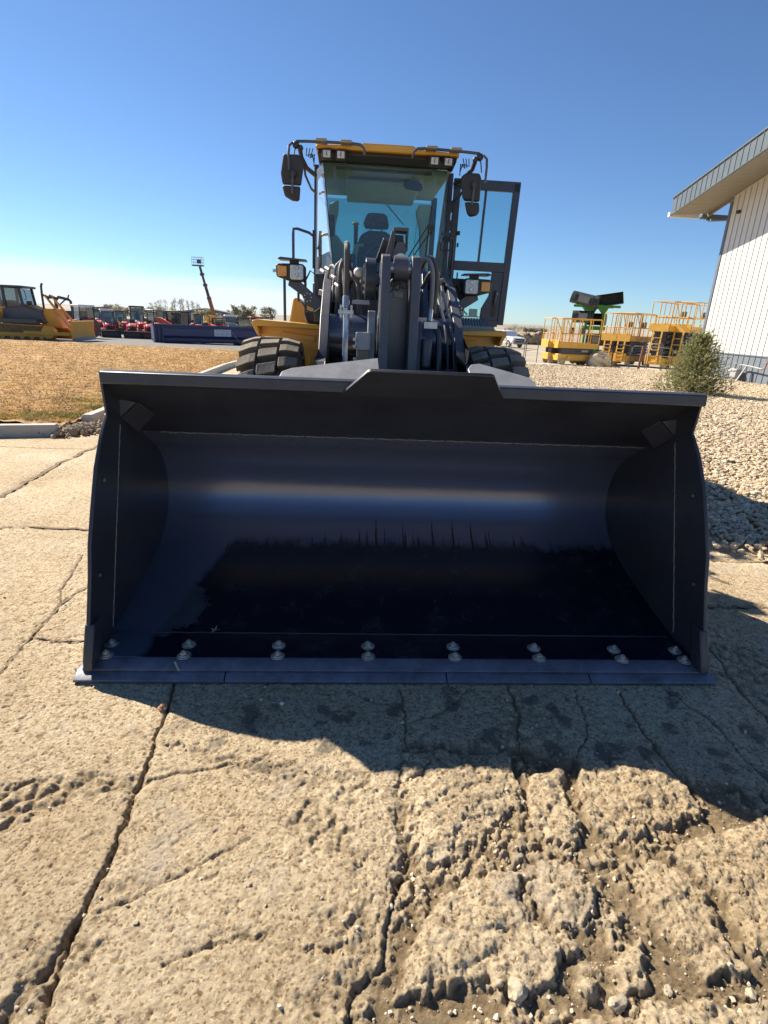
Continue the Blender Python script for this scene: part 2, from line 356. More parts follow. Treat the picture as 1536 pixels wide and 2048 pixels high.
SPALLS = [([(0,1565),(60,1560),(110,1548),(200,1548),(268,1560),(262,1590),(150,1608),(60,1640),(0,1660)], .022),
 ([(330,1478),(420,1490),(520,1520),(600,1530),(700,1540),(760,1560),(700,1610),(640,1600),(600,1570),(520,1560),(460,1530),(380,1510),(330,1490)], .014),
 ([(560,1640),(620,1600),(700,1640),(740,1700),(720,1770),(660,1700),(600,1690)], .016),
 ([(100,1900),(180,1860),(230,1900),(150,1960),(60,2060),(-40,2060)], .018),
 ([(210,1770),(300,1740),(330,1790),(240,1840),(170,1850)], .008),
 ([(620,1830),(720,1800),(770,1900),(740,1990),(640,2060),(560,2000),(640,1930)], .014),
 ([(1000,1380),(1070,1400),(1150,1480),(1100,1530),(1040,1520),(990,1480)], .010),
 ([(1420,1280),(1536,1300),(1536,1420),(1460,1380)], .010)]
SLABS = [[(803,1500),(1015,1500),(1050,1570),(1040,1620),(1000,1650),(930,1720),(860,1735),(812,1690),(796,1600)],
 [(1162,1500),(1240,1490),(1340,1540),(1398,1600),(1360,1640),(1270,1682),(1180,1650),(1155,1590)],
 [(1070,1722),(1130,1720),(1180,1750),(1203,1800),(1180,1848),(1130,1852),(1090,1830),(1060,1770)],
 [(790,1945),(850,1830),(930,1750),(1040,1742),(1075,1840),(1150,1900),(1130,1950),(1050,1988),(980,1962),(870,1982),(780,2010)],
 [(1245,1740),(1310,1698),(1400,1760),(1440,1860),(1480,1920),(1525,1962),(1400,1968),(1370,1920),(1290,1830)],
 [(1210,1930),(1265,1858),(1300,1938),(1310,1992),(1250,1990)], [(1195,1850),(1238,1798),(1264,1830),(1230,1872)],
 [(1120,2036),(1280,2012),(1600,2008),(1600,2100),(1120,2100)], [(1330,1692),(1440,1640),(1600,1650),(1600,1930),(1500,1900),(1450,1800)],
 [(1160,1960),(1200,1935),(1215,1990),(1180,2010)], [(1330,1990),(1500,1975),(1536,2000),(1400,2000)],
 [(1060,1540),(1130,1525),(1150,1600),(1165,1670),(1140,1705),(1085,1690),(1060,1620)], [(940,2036),(1030,2028),(1060,2060),(930,2100)],
 [(1090,1870),(1150,1862),(1180,1905),(1160,1925)]]
BROKEN = [(812,1480),(1100,1500),(1400,1560),(1700,1600),(1800,2200),(640,2200),(700,1990),(760,1930),(790,1800),(800,1690),(790,1600)]
def ground_height(X, Y):
    sh = X.shape; x = X.ravel(); y = Y.ravel(); n = len(x)
    near = (x > -6) & (x < 4.5) & (y > -.5) & (y < 8)
    h = TZ(x, y)+.012*(fbm(x*.7, y*.7, 3, 1)-.5) + .006*(fbm(x*4, y*4, 3, 5)-.5)
    soil = np.zeros(n); damp = np.zeros(n); wet = np.zeros(n)
    X1 = x[near]; Y1 = y[near]
    wx = X1+.05*(fbm(X1*9, Y1*9, 4, 11)-.5); wy = Y1+.05*(fbm(X1*9+40, Y1*9, 4, 15)-.5)
    wx2 = X1+.09*(fbm(X1*5, Y1*5, 5, 21, .6)-.5)+.045*(fbm(X1*24, Y1*24, 3, 23, .7)-.5)+.014*(vn(X1*85, Y1*85, 24)-.5); wy2 = Y1+.09*(fbm(X1*5+40, Y1*5, 5, 27, .6)-.5)+.045*(fbm(X1*24+9, Y1*24, 3, 29, .7)-.5)+.014*(vn(X1*85+7, Y1*85, 30)-.5)
    hh = np.zeros(len(X1)); s1 = np.zeros(len(X1)); w1 = np.zeros(len(X1))
    f1, f2 = worley(X1*38, Y1*38, 1); g1, g2 = worley(wx*13, wy*13, 2)
    cob = np.clip(1-f1*1.25, 0, 1)**1.0; cobb = np.clip(g2-g1, 0, .5)*2
    # overall coarse exposed aggregate, rougher towards the lower right
    rr = np.clip(.26+.45*sstep(-1.2, 1.2, X1)*sstep(2.6, 1.0, Y1)+.5*(fbm(X1*2.2, Y1*2.2, 3, 31)-.5), .12, 1.2)
    k1, k2 = worley(X1*80+.3*fbm(X1*20, Y1*20, 2, 3), Y1*80, 7); chip = np.clip(k2-k1, 0, .6)
    rid = 1-np.abs(2*fbm(X1*14, Y1*14, 4, 35, .65)-1)*2.2
    hh += rr*(.0042*(cob-.4)+.0145*(fbm(X1*52, Y1*52, 4, 33, .8)-.5)+.0065*(chip-.25)-.004*np.clip(rid-.6, 0, 1))
    pits = sstep(.72, .78, fbm(X1*44, Y1*44, 2, 37)); hh -= .005*pits; hh += .0022*(.6+rr)*(np.random.RandomState(77).rand(len(X1))-.5)
    # the broken corner: slabs with worn edges, soil between
    B = sstep(.03, -.03, sdf(wx2, wy2, px(BROKEN)))
    sd = np.full(len(X1), 9.0)
    loc = (X1 > -1) & (Y1 < 2.3)
    for s in SLABS: 
        q = np.full(len(X1), 9.0); q[loc] = sdf(wx2[loc], wy2[loc], px(s)); sd = np.minimum(sd, q)
    top = sstep(.004, -.020, sd); dome = sstep(0, -.14, sd)
    slab = -.026+.026*top+.012*dome+.024*(fbm(wx*9, wy*9, 4, 41, .6)-.5)*top+.009*(cobb-.4)*top
    dirt = -.026+.012*(fbm(X1*6, Y1*6, 4, 45)-.5)+.004*(fbm(X1*40, Y1*40, 3, 47)-.5)
    q1, q2 = worley(wx2*27, wy2*27, 9); lump = np.clip((1-q1*1.5)*1.4, 0, 1)*sstep(.44, .60, fbm(X1*7, Y1*7, 3, 49)); dirt = dirt+.021*lump
    brk = np.where(sd < 0, slab, np.maximum(slab, dirt)); pud = (1-top)*sstep(.93, .70, Y1+.06*fbm(X1*6, Y1*6, 2, 3))*sstep(.3, .5, fbm(X1*3+5, Y1*3, 2, 51))
    hh = hh*(1+B*(.30*top-.2*(1-top))) + B*brk
    s1 = np.maximum(s1, B*(1-top)*(1-.8*np.clip(lump*1.5, 0, 1)))
    for pts, dep in SPALLS:
        k = sstep(.012, -.02, sdf(wx2, wy2, px(pts))); hh -= k*(dep*(.75-.85*cobb) + .006*(.5-cob)); s1 = np.maximum(s1, k*.45*(1-cobb))
    for pts, w, dep in CRACKS:
        d = segdist(wx2*.5+wx*.5, wy2*.5+wy*.5, px(pts)); ww = w*(.35+1.3*fbm(X1*6, Y1*6, 2, 61))
        pr_ = np.exp(-(d/ww)**2); hh -= dep*pr_; hh -= .010*np.exp(-(d/(ww*3.2))**2)*(fbm(X1*16, Y1*16, 3, 63)-.3); s1 = np.maximum(s1, .8*pr_)
    # hairline map cracking
    c1, c2 = worley(wx2*2.1+7, wy2*2.1, 5); e = c2-c1; hl = np.exp(-(e/.012)**2)*sstep(.45, .6, fbm(X1*1.5, Y1*1.5, 2, 67)); hh -= .006*hl; s1 = np.maximum(s1, .3*hl)
    fade = np.ones(len(X1))
    h[near] += hh*fade; soil[near] = s1; wet[near] = np.clip(pud, 0, 1)*.8*B
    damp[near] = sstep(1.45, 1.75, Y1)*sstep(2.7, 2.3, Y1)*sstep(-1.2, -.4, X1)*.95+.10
    # straight sawn joints of the yard
    for (u, v) in (((-30, 11.2), (2.6, 11.6)), ((-30, 16), (2.6, 16.4)), ((-2.2, 8), (-2.6, 26))):
        d = segdist(x, y, [u, v]); h -= .01*np.exp(-(d/.02)**2)
    return h.reshape(sh), soil.reshape(sh), damp.reshape(sh), wet.reshape(sh)
def spread(lo, a, b, hi, fine, g=1.06):
    """coordinates: fine between a and b, growing steps outside"""
    L_ = []; s = fine; x = a
    while x > lo: s *= g; x -= s; L_.append(x)
    U = []; s = fine; x = b
    while x < hi: s *= g; x += s; U.append(x)
    return np.array(L_[::-1]+list(np.arange(a, b+1e-6, fine))+U)
xs = spread(-30, -1.9, 2.45, 30, .0047, 1.036); ys = spread(-12, .50, 2.35, 26, .0047, 1.026)
GX, GY = np.meshgrid(xs, ys)
H_, S_, D_, W_ = ground_height(GX, GY)
CONC = concrete_material()
conc = gridmesh('concrete_yard', xs, ys, H_, {'soil': S_, 'damp': D_, 'wet': W_}, CONC); tag(conc, kind='structure')
def gh(x, y):
    i = min(max(int(np.searchsorted(xs, x)), 0), len(xs)-1); j = min(max(int(np.searchsorted(ys, y)), 0), len(ys)-1); return float(H_[j, i])

DIRT = mat('dry_dirt', (.30, .235, .16), .95, var=.22, vs=.12, c2=(.37, .30, .215), bump=.6, bs=2.5)
gx = np.concatenate([np.linspace(-4500,-60,40), np.linspace(-58,58,100), np.linspace(60,4500,40)]); gy = np.concatenate([np.linspace(-4500,-20,20), np.linspace(-18,80,90), np.linspace(90,4500,40)]); QX, QY = np.meshgrid(gx, gy)
tag(gridmesh('ground', gx, gy, TZ(QX, QY)-.12, {}, DIRT), kind='structure')
def sheet(name, x0, x1, y0, y1, dz, m, nx=60, ny=40):
    a = np.linspace(x0, x1, nx); b = np.linspace(y0, y1, ny); A, B = np.meshgrid(a, b); return tag(gridmesh(name, a, b, TZ(A, B)+dz, {}, m), kind='structure')
GRV = mat('grey_gravel_road', (.13, .125, .115), .95, var=.25, vs=2, c2=(.19, .18, .165), bump=.7, bs=20)
sheet('gravel_lot', -90, 2.4, 29.4, 75, -.03, GRV)
CPALE = mat('pale_concrete', (.46, .44, .39), .85, var=.14, vs=2.5, bump=.35, bs=60)
tag(MB().bb(2.6, 16, 25.5, 27.0, -.10, .03).build('sidewalk', CPALE), kind='structure')
sheet('dirt_yard', 2.5, 80, 27.05, 95, -.04, mat('packed_dirt', (.32,.265,.19), .95, var=.2, vs=.5, c2=(.42,.36,.27), bump=.5, bs=8))
# low ridges far off
hx = np.linspace(-3000, 3000, 160); hy = np.linspace(380, 2600, 24); HX, HY = np.meshgrid(hx, hy)
HZ = -1.0+(3+9*fbm(HX*.003, HY*.002, 4, 71))*sstep(380, 1500, HY)*(.5+.5*sstep(-200, 600, HX))
tag(gridmesh('hills', hx, hy, HZ, {}, mat('far_fields', (.26,.23,.17), .95, var=.3, vs=.004, c2=(.33,.30,.23))), kind='structure')

# lawn of dormant grass, ringed by a kerb
GRS = mat('dormant_turf', (.30, .165, .055), .95, var=.4, vs=3.2, c2=(.40, .255, .10), bump=1.0, bs=34)
lx = np.concatenate([np.linspace(-60, -14, 60), np.linspace(-13.8, -4.2, 240)]); ly = np.concatenate([np.arange(7.25, 16, .035), np.linspace(16.05, 29.6, 110)])
LX, LY = np.meshgrid(lx, ly); edgeX = -4.33-(LY-7.3)*.083; LXX = np.minimum(LX, edgeX)
LZ = TZ(LX, LY)+.10+.085*(fbm(LX*1.6, LY*4.2, 4, 81, .6)-.5)+.075*(fbm(LX*6, LY*12, 3, 85)-.5)+.02*(fbm(LX*.3, LY*.3, 2, 8)-.5)
me_l = gridmesh('lawn', lx, ly, LZ, {}, GRS); cc = np.stack([LXX, LY, LZ], -1).reshape(-1, 3).astype(np.float32); me_l.data.vertices.foreach_set('co', cc.ravel()); tag(me_l, kind='structure')
rs = np.random.RandomState(5)
def blades(name, n, xf, label, cols, hmin, hmax, lean):
    x, y, z = xf(n); a = rs.rand(n)*6.28; h = hmin+(hmax-hmin)*rs.rand(n); w = .0025+.0025*rs.rand(n)+.0006*y; ln = lean*h*(.4+rs.rand(n))
    b = rs.rand(n)*6.28; P0 = np.stack([x-w*np.cos(a), y-w*np.sin(a), z], -1); P1 = np.stack([x+w*np.cos(a), y+w*np.sin(a), z], -1); P2 = np.stack([x+ln*np.cos(b), y+ln*np.sin(b), z+h], -1)
    co = np.stack([P0, P1, P2], 1).reshape(-1, 3)
    o = trimesh(name, co, np.arange(3*n).reshape(-1, 3), cols); tag(o, label, 'grass', kind='stuff'); return o
def lawn_xyz(n):
    y = 7.4+(rs.rand(n)**1.35)*21.8; ex = -4.4-(y-7.3)*.083; x = ex-(rs.rand(n)**1.2)*(y*.78+.5-3)
    z = TZ(x, y)+.10+.085*(fbm(x*1.6, y*4.2, 4, 81, .6)-.5)+.075*(fbm(x*6, y*12, 3, 85)-.5)+.02*(fbm(x*.3, y*.3, 2, 8)-.5)-.01
    return x, y, z
STRAW = leafy('straw_blades', (.36, .20, .07), .5, 3, (.54, .35, .14), .3); GREEN = leafy('green_blades', (.12, .16, .04), .3, 5, (.24, .26, .08), .3)
blades('dormant_grass', 110000, lawn_xyz, 'dormant tan grass blades over the lawn left of the loader', STRAW, .015, .045, 1.6)
def patch_xyz(n):
    c = [(-5.2, 7.6, .30), (-4.75, 7.9, .22), (-5.9, 7.6, .3), (-5.0, 9.3, .25), (-7.5, 9.2, .2), (-4.55, 8.6, .18)]; k = rs.randint(0, len(c), n); C_ = np.array(c)[k]
    x = C_[:, 0]+rs.randn(n)*C_[:, 2]*1.2; y = np.maximum(C_[:, 1]+rs.randn(n)*C_[:, 2]*.6, 7.42); x = np.minimum(x, -4.45-(y-7.3)*.083); return x, y, .10+0*x
blades('green_grass', 2600, patch_xyz, 'small patches of green grass along the kerb', GREEN, .02, .05, 1.2)

# soil-filled joints and long cracks of the yard slabs
SOIL = mat('joint_soil', (.13, .09, .05), .95, var=.4, vs=14, c2=(.24, .18, .11), bump=.8, bs=80)
def joint(pts, w, rag=.5):
    P_ = [Vector((a, b, 0)) for a, b in pts]; L = []; 
    for i in range(len(P_)-1):
        k = max(2, int((P_[i+1]-P_[i]).length/.03)); L += [P_[i].lerp(P_[i+1], j/k) for j in range(k)]
    L.append(P_[-1]); v = []; f = []; j0 = random.random()*99
    for i, p in enumerate(L):
        d = (L[min(i+1, len(L)-1)]-L[max(i-1, 0)]).normalized(); n_ = Vector((-d.y, d.x, 0)); from_ = lambda q, s: float(vn(np.array([q*.9+s]), np.array([s*1.7]), 3)[0])
        a = w*(.35+rag*2*from_(i, j0)); b_ = w*(.35+rag*2*from_(i, j0+50)); s = (from_(i*.25, j0+20)-.5)*w*2.5; z = gh(p.x, p.y)+.005
        v += [p+n_*(a+s)+Vector((0,0,z)), p-n_*(b_-s)+Vector((0,0,z))]
    f = [(2*i, 2*i+1, 2*i+3, 2*i+2) for i in range(len(L)-1)]
    return tag(MB().add(v, f).build('slab_joint', SOIL), kind='structure')
for l_, w_ in (([(-5,1057),(60,1054),(190,1060)], .016), ([(-5,997),(60,960),(120,925),(205,888)], .028), ([(0,1345),(60,1275),(120,1210),(185,1165)], .006), ([(60,1275),(120,1282),(180,1284)], .004), ([(120,1210),(122,1180),(165,1110)], .004),
    ([(1420,1120),(1536,1125)], .012), ([(1420,1215),(1536,1212)], .016), ([(-20,893),(90,897),(210,899)], .006)): joint(px(l_), w_)
joint([(-5.0, 11), (2.4, 11.5)], .015); joint([(-5.0, 16), (2.4, 16.5)], .015)
def kerb(name, pts, label, h=.15, w=.17):
    th = thing(name, label, 'kerb', (pts[0][0], pts[0][1], 0))
    o = Vector((pts[0][0], pts[0][1], 0))
    for i in range(len(pts)-1):
        a = Vector((*pts[i], float(TZ(*pts[i]))))-o; b = Vector((*pts[i+1], float(TZ(*pts[i+1]))))-o; d = (b-a).normalized(); L_ = (b-a).length; k = max(1, round(L_/3.0)); r = Vector((d.y, -d.x, 0))
        for j in range(k):
            p = a+d*(L_*j/k+.006); q = a+d*(L_*(j+1)/k-.006); mb = MB()
            prof = [(-w/2, -.1), (w/2+.02, -.1), (w/2, h-.03), (w/2-.03, h), (-w/2+.01, h)]
            vs = [pp+r*u+Vector((0,0,z)) for pp in (p, q) for u, z in prof]; n = 5
            mb.add(vs, [tuple(range(n)), tuple(range(2*n-1, n-1, -1))]+[(i2, i2+n, (i2+1)%n+n, (i2+1)%n) for i2 in range(n)])
            mb.build('kerb_stone', CPALE, th, bev=.012)
    return th
kerb('concrete_kerb', [(-4.27, 7.02), (-9, 5.45), (-14, 3.9)], 'pale concrete kerb at the left edge of the yard, in front of the brown lawn')
kerb('concrete_kerb', [(-5.66, 24.5), (-5.01, 17.0), (-4.28, 7.75)], 'pale concrete kerb running back along the lawn to the left front tyre')
CLOD = mat('broken_soil', (.30, .23, .15), .95, var=.4, vs=12, c2=(.44, .36, .26), bump=.8, bs=60)

# instanced stones (geometry nodes; stones are uncountable stuff)
def stone_mat(name, ramp):
    mt = bpy.data.materials.new(name); mt.use_nodes = True; t = mt.node_tree; b = t.nodes['Principled BSDF']
    oi = N(t, 'ShaderNodeObjectInfo'); r = N(t, 'ShaderNodeValToRGB'); LK(t, oi.outputs['Random'], r.inputs[0]); r.color_ramp.interpolation = 'LINEAR'
    e = r.color_ramp.elements; e[0].color = (*ramp[0], 1); e[1].color = (*ramp[-1], 1)
    for i, c in enumerate(ramp[1:-1]): q = e.new((i+1)/(len(ramp)-1)); q.color = (*c, 1)
    tc = N(t, 'ShaderNodeTexCoord'); n = N(t, 'ShaderNodeTexNoise', i_Scale=3.0, i_Detail=6.0); LK(t, tc.outputs['Object'], n.inputs['Vector'])
    mm = N(t, 'ShaderNodeMix', data_type='RGBA', blend_type='MULTIPLY'); mm.inputs['Factor'].default_value = .5; LK(t, r.outputs[0], mm.inputs['A'])
    v = N(t, 'ShaderNodeCombineColor'); [LK(t, mth(t, 'MULTIPLY_ADD', n.outputs['Fac'], 1.0, .5), v.inputs[i]) for i in range(3)]; LK(t, v.outputs[0], mm.inputs['B'])
    LK(t, mm.outputs['Result'], b.inputs['Base Color']); b.inputs['Roughness'].default_value = .85; return mt
def stones(name, P, Rr, scl, m, label, sub=2):
    n = len(P); me = bpy.data.meshes.new(name); me.vertices.add(n); me.vertices.foreach_set('co', np.asarray(P, np.float32).ravel())
    a = me.attributes.new('rot', 'FLOAT_VECTOR', 'POINT'); a.data.foreach_set('vector', np.asarray(Rr, np.float32).ravel())
    a = me.attributes.new('scl', 'FLOAT_VECTOR', 'POINT'); a.data.foreach_set('vector', np.asarray(scl, np.float32).ravel()); me.update()
    me.materials.append(m); o = link(name, me)
    g = bpy.data.node_groups.new(name+'_nodes', 'GeometryNodeTree'); g.interface.new_socket('Geometry', in_out='INPUT', socket_type='NodeSocketGeometry'); g.interface.new_socket('Geometry', in_out='OUTPUT', socket_type='NodeSocketGeometry')
    gi = g.nodes.new('NodeGroupInput'); go = g.nodes.new('NodeGroupOutput'); inst = g.nodes.new('GeometryNodeInstanceOnPoints'); jn = g.nodes.new('GeometryNodeGeometryToInstance')
    for k in range(4):
        ic = g.nodes.new('GeometryNodeMeshIcoSphere'); ic.inputs['Subdivisions'].default_value = sub; ic.inputs['Radius'].default_value = 1
        sp_ = g.nodes.new('GeometryNodeSetPosition'); nz_ = g.nodes.new('ShaderNodeTexNoise'); nz_.inputs['Scale'].default_value = 1.1; nz_.inputs['Detail'].default_value = 1.0
        ps = g.nodes.new('GeometryNodeInputPosition'); ad = g.nodes.new('ShaderNodeVectorMath'); ad.operation = 'ADD'; ad.inputs[1].default_value = (k*7.1, k*3.3, k*5.7)
        g.links.new(ps.outputs[0], ad.inputs[0]); g.links.new(ad.outputs[0], nz_.inputs['Vector'])
        sb = g.nodes.new('ShaderNodeVectorMath'); sb.operation = 'SUBTRACT'; sb.inputs[1].default_value = (.5, .5, .5); g.links.new(nz_.outputs['Color'], sb.inputs[0])
        s2 = g.nodes.new('ShaderNodeVectorMath'); s2.operation = 'SCALE'; s2.inputs['Scale'].default_value = 1.7; g.links.new(sb.outputs[0], s2.inputs[0])
        g.links.new(ic.outputs['Mesh'], sp_.inputs['Geometry']); g.links.new(s2.outputs[0], sp_.inputs['Offset'])
        sm = g.nodes.new('GeometryNodeSetMaterial'); sm.inputs['Material'].default_value = m; g.links.new(sp_.outputs[0], sm.inputs['Geometry']); g.links.new(sm.outputs[0], jn.inputs[0])
    ra = g.nodes.new('GeometryNodeInputNamedAttribute'); ra.data_type = 'FLOAT_VECTOR'; ra.inputs['Name'].default_value = 'rot'
    sa = g.nodes.new('GeometryNodeInputNamedAttribute'); sa.data_type = 'FLOAT_VECTOR'; sa.inputs['Name'].default_value = 'scl'
    g.links.new(gi.outputs[0], inst.inputs['Points']); g.links.new(jn.outputs[0], inst.inputs['Instance']); inst.inputs['Pick Instance'].default_value = True
    er = g.nodes.new('FunctionNodeEulerToRotation'); g.links.new(ra.outputs['Attribute'], er.inputs[0]); g.links.new(er.outputs[0], inst.inputs['Rotation']); g.links.new(sa.outputs['Attribute'], inst.inputs['Scale'])
    g.links.new(inst.outputs[0], go.inputs[0]); md = o.modifiers.new('stones', 'NODES'); md.node_group = g
    return tag(o, label, 'gravel', kind='stuff')
GB = mat('gravel_bed_base', (.30, .24, .17), .95, var=.3, vs=20, bump=.8, bs=60)
bedpoly = [(3.35,3.75),(2.75,4.15),(2.45,5.2),(2.45,25.3),(14,25.3),(14,3.2),(6,3.1)]
def bedz(x, y): return .035+.05*(fbm(np.asarray(x)*.5, np.asarray(y)*.5, 2, 91)-.5)
bx_ = np.linspace(2.3, 14.6, 90); by_ = np.linspace(3.0, 25.4, 140); BX, BY = np.meshgrid(bx_, by_)
BZ = np.where(inside(BX, BY, bedpoly), bedz(BX, BY), -.08); tag(gridmesh('gravel_bed', bx_, by_, BZ, {}, GB), kind='structure')
n = 128000; Yp = 3.2+(rs.rand(n)**1.25)*22; Xp = 2.4+rs.rand(n)*10.7
keep = inside(Xp+.12*rs.randn(n), Yp+.12*rs.randn(n), bedpoly) & (Xp < .72*Yp+1.5); Xp = Xp[keep]; Yp = Yp[keep]; n = len(Xp)
s = .013+.021*rs.rand(n)**1.9+.0005*Yp
P_ = np.stack([Xp, Yp, bedz(Xp, Yp)+.010+.018*rs.rand(n)], -1); Sc = np.stack([s*(.9+.5*rs.rand(n)), s*(.75+.3*rs.rand(n)), s*(.5+.3*rs.rand(n))], -1)
Ro = np.stack([rs.randn(n)*.35, rs.randn(n)*.35, rs.rand(n)*6.28], -1)
SM = stone_mat('river_gravel', [(.30,.21,.12),(.53,.42,.27),(.64,.54,.38),(.45,.32,.19),(.72,.63,.46),(.38,.32,.24),(.60,.47,.31),(.28,.21,.14)])
stones('river_gravel', P_, Ro, Sc, SM, 'bed of tan river gravel to the right of the loader')
# crumbs of concrete and pebbles over the yard, thicker in the broken corner and the spalls
n = 30000; x = -2.4+rs.rand(n)*5.4; y = .45+rs.rand(n)**1.3*2.4; _, so1, _, _ = ground_height(x[None, :], y[None, :]); so1 = so1[0]
keep = rs.rand(n) < (.02+.50*so1); x = x[keep]; y = y[keep]; n = len(x); s = .002+.006*rs.rand(n)**4
Pz = np.array([gh(a, b) for a, b in zip(x, y)])
stones('concrete_crumbs', np.stack([x, y, Pz+s*.3], -1), rs.rand(n, 3)*6.28, np.stack([s*1.2, s, s*.8], -1), stone_mat('concrete_crumbs', [(.40,.33,.23),(.55,.46,.33),(.66,.57,.43),(.48,.39,.27)]), 'loose crumbs of concrete and grit on the broken yard', 1)
# rubble at the end of the kerb, and the soil heap at the gravel's corner
n = 900; u = rs.rand(n); x = -4.3+.28*u+.22*rs.randn(n)*.6; y = 7.05+.55*u+.10*rs.randn(n); x2 = 3.2+rs.rand(n)*2.2; y2 = 3.55+rs.randn(n)*.16
X_ = np.concatenate([x, x2]); Y_ = np.concatenate([y, y2]); s = .012+.035*rs.rand(2*n)**2
stones('soil_clods', np.stack([X_, Y_, .015+.04*rs.rand(2*n)], -1), rs.rand(2*n, 3)*6.28, np.stack([s*1.3, s, s*.7], -1), CLOD, 'brown clods of soil and rubble at the broken kerb end and gravel corner')
def rock(name, label, cat, p, r, m, sd=0, sc_=(1, .8, .6), group=None, amp=.5, sub=3):
    b = bmesh.new(); bmesh.ops.create_icosphere(b, subdivisions=sub, radius=1); rr = random.Random(sd); o3 = Vector((rr.random()*30, rr.random()*30, rr.random()*30))
    from mathutils import noise as mn
    for v in b.verts:
        q = v.co.copy(); k = 1+amp*(mn.noise(q*1.1+o3))+amp*.4*mn.noise(q*2.7+o3); v.co = Vector((q.x*sc_[0], q.y*sc_[1], q.z*sc_[2]))*k*r
    me = bpy.data.meshes.new(name); b.to_mesh(me); b.free(); me.materials.append(m); me.shade_smooth(); me.set_sharp_from_angle(angle=R(28))
    o = link(name, me, None, p, (0, 0, rr.random()*6)); return tag(o, label, cat, group)
PEB = mat('pale_pebble', (.40, .34, .24), .8, var=.25, vs=40, bump=.3, bs=120); BRS = mat('brown_stone', (.40, .22, .11), .8, var=.3, vs=40, bump=.3, bs=90)
def on(x, y, dz=0): p = G(x, y); p.z = gh(p.x, p.y)+dz; return p
rock('stone', 'small reddish brown stone lying on the joint in front of the bucket', 'stone', on(326,1417,.012), .022, BRS, 1)
rock('stone', 'pale rounded pebble in the mud at the bottom edge of the picture', 'stone', on(1236,2002,.008), .020, PEB, 2, (1.2,.9,.7))
rock('stone', 'grey-tan stone half sunk in mud left of the pale rounded pebble', 'stone', on(1035,1980,.006), .024, PEB, 5, (.9,1.1,.8))
rock('stone', 'small tan stone in the mud between the worn slabs, right of the rounded pebble', 'stone', on(1340,1972,.006), .014, PEB, 8)
rock('stone', 'small white pebble on shaded concrete just below the cutting edge', 'stone', on(564,1409,.006), .010, mat('white_pebble', (.7,.68,.6), .7), 9)
rock('stone', 'sharp tan stone on the right of the lower slabs near the picture corner', 'stone', on(1505,1980,.006), .017, PEB, 12)
for i, (a, b_, r_) in enumerate([(1110,2020,.011),(1170,1735,.008),(1315,1672,.008),(1000,1965,.011),(1150,1700,.009)]):
    rock('stone', ['tan stone in the mud just left of the bottom slab', 'small tan stone on soil right of the middle slab', 'small pale stone on the soil patch beside the sunlit slab tip', 'tan stone beside the large stone sunk in mud', 'small stone in the soil below the shaded crack'][i], 'stone', on(a, b_, .003), r_, PEB, 20+i)
# ---------------------------------------------------------------- the wheel loader
LD = thing('wheel_loader', 'large yellow and charcoal wheel loader, bucket down on the concrete, right cab door open', 'wheel loader', (.145, 2.16, .006), math.atan2(.0703, .9975))
def part(name): o = bpy.data.objects.new(name, None); col.objects.link(o); o.parent = LD; o.empty_display_size = .1; return o

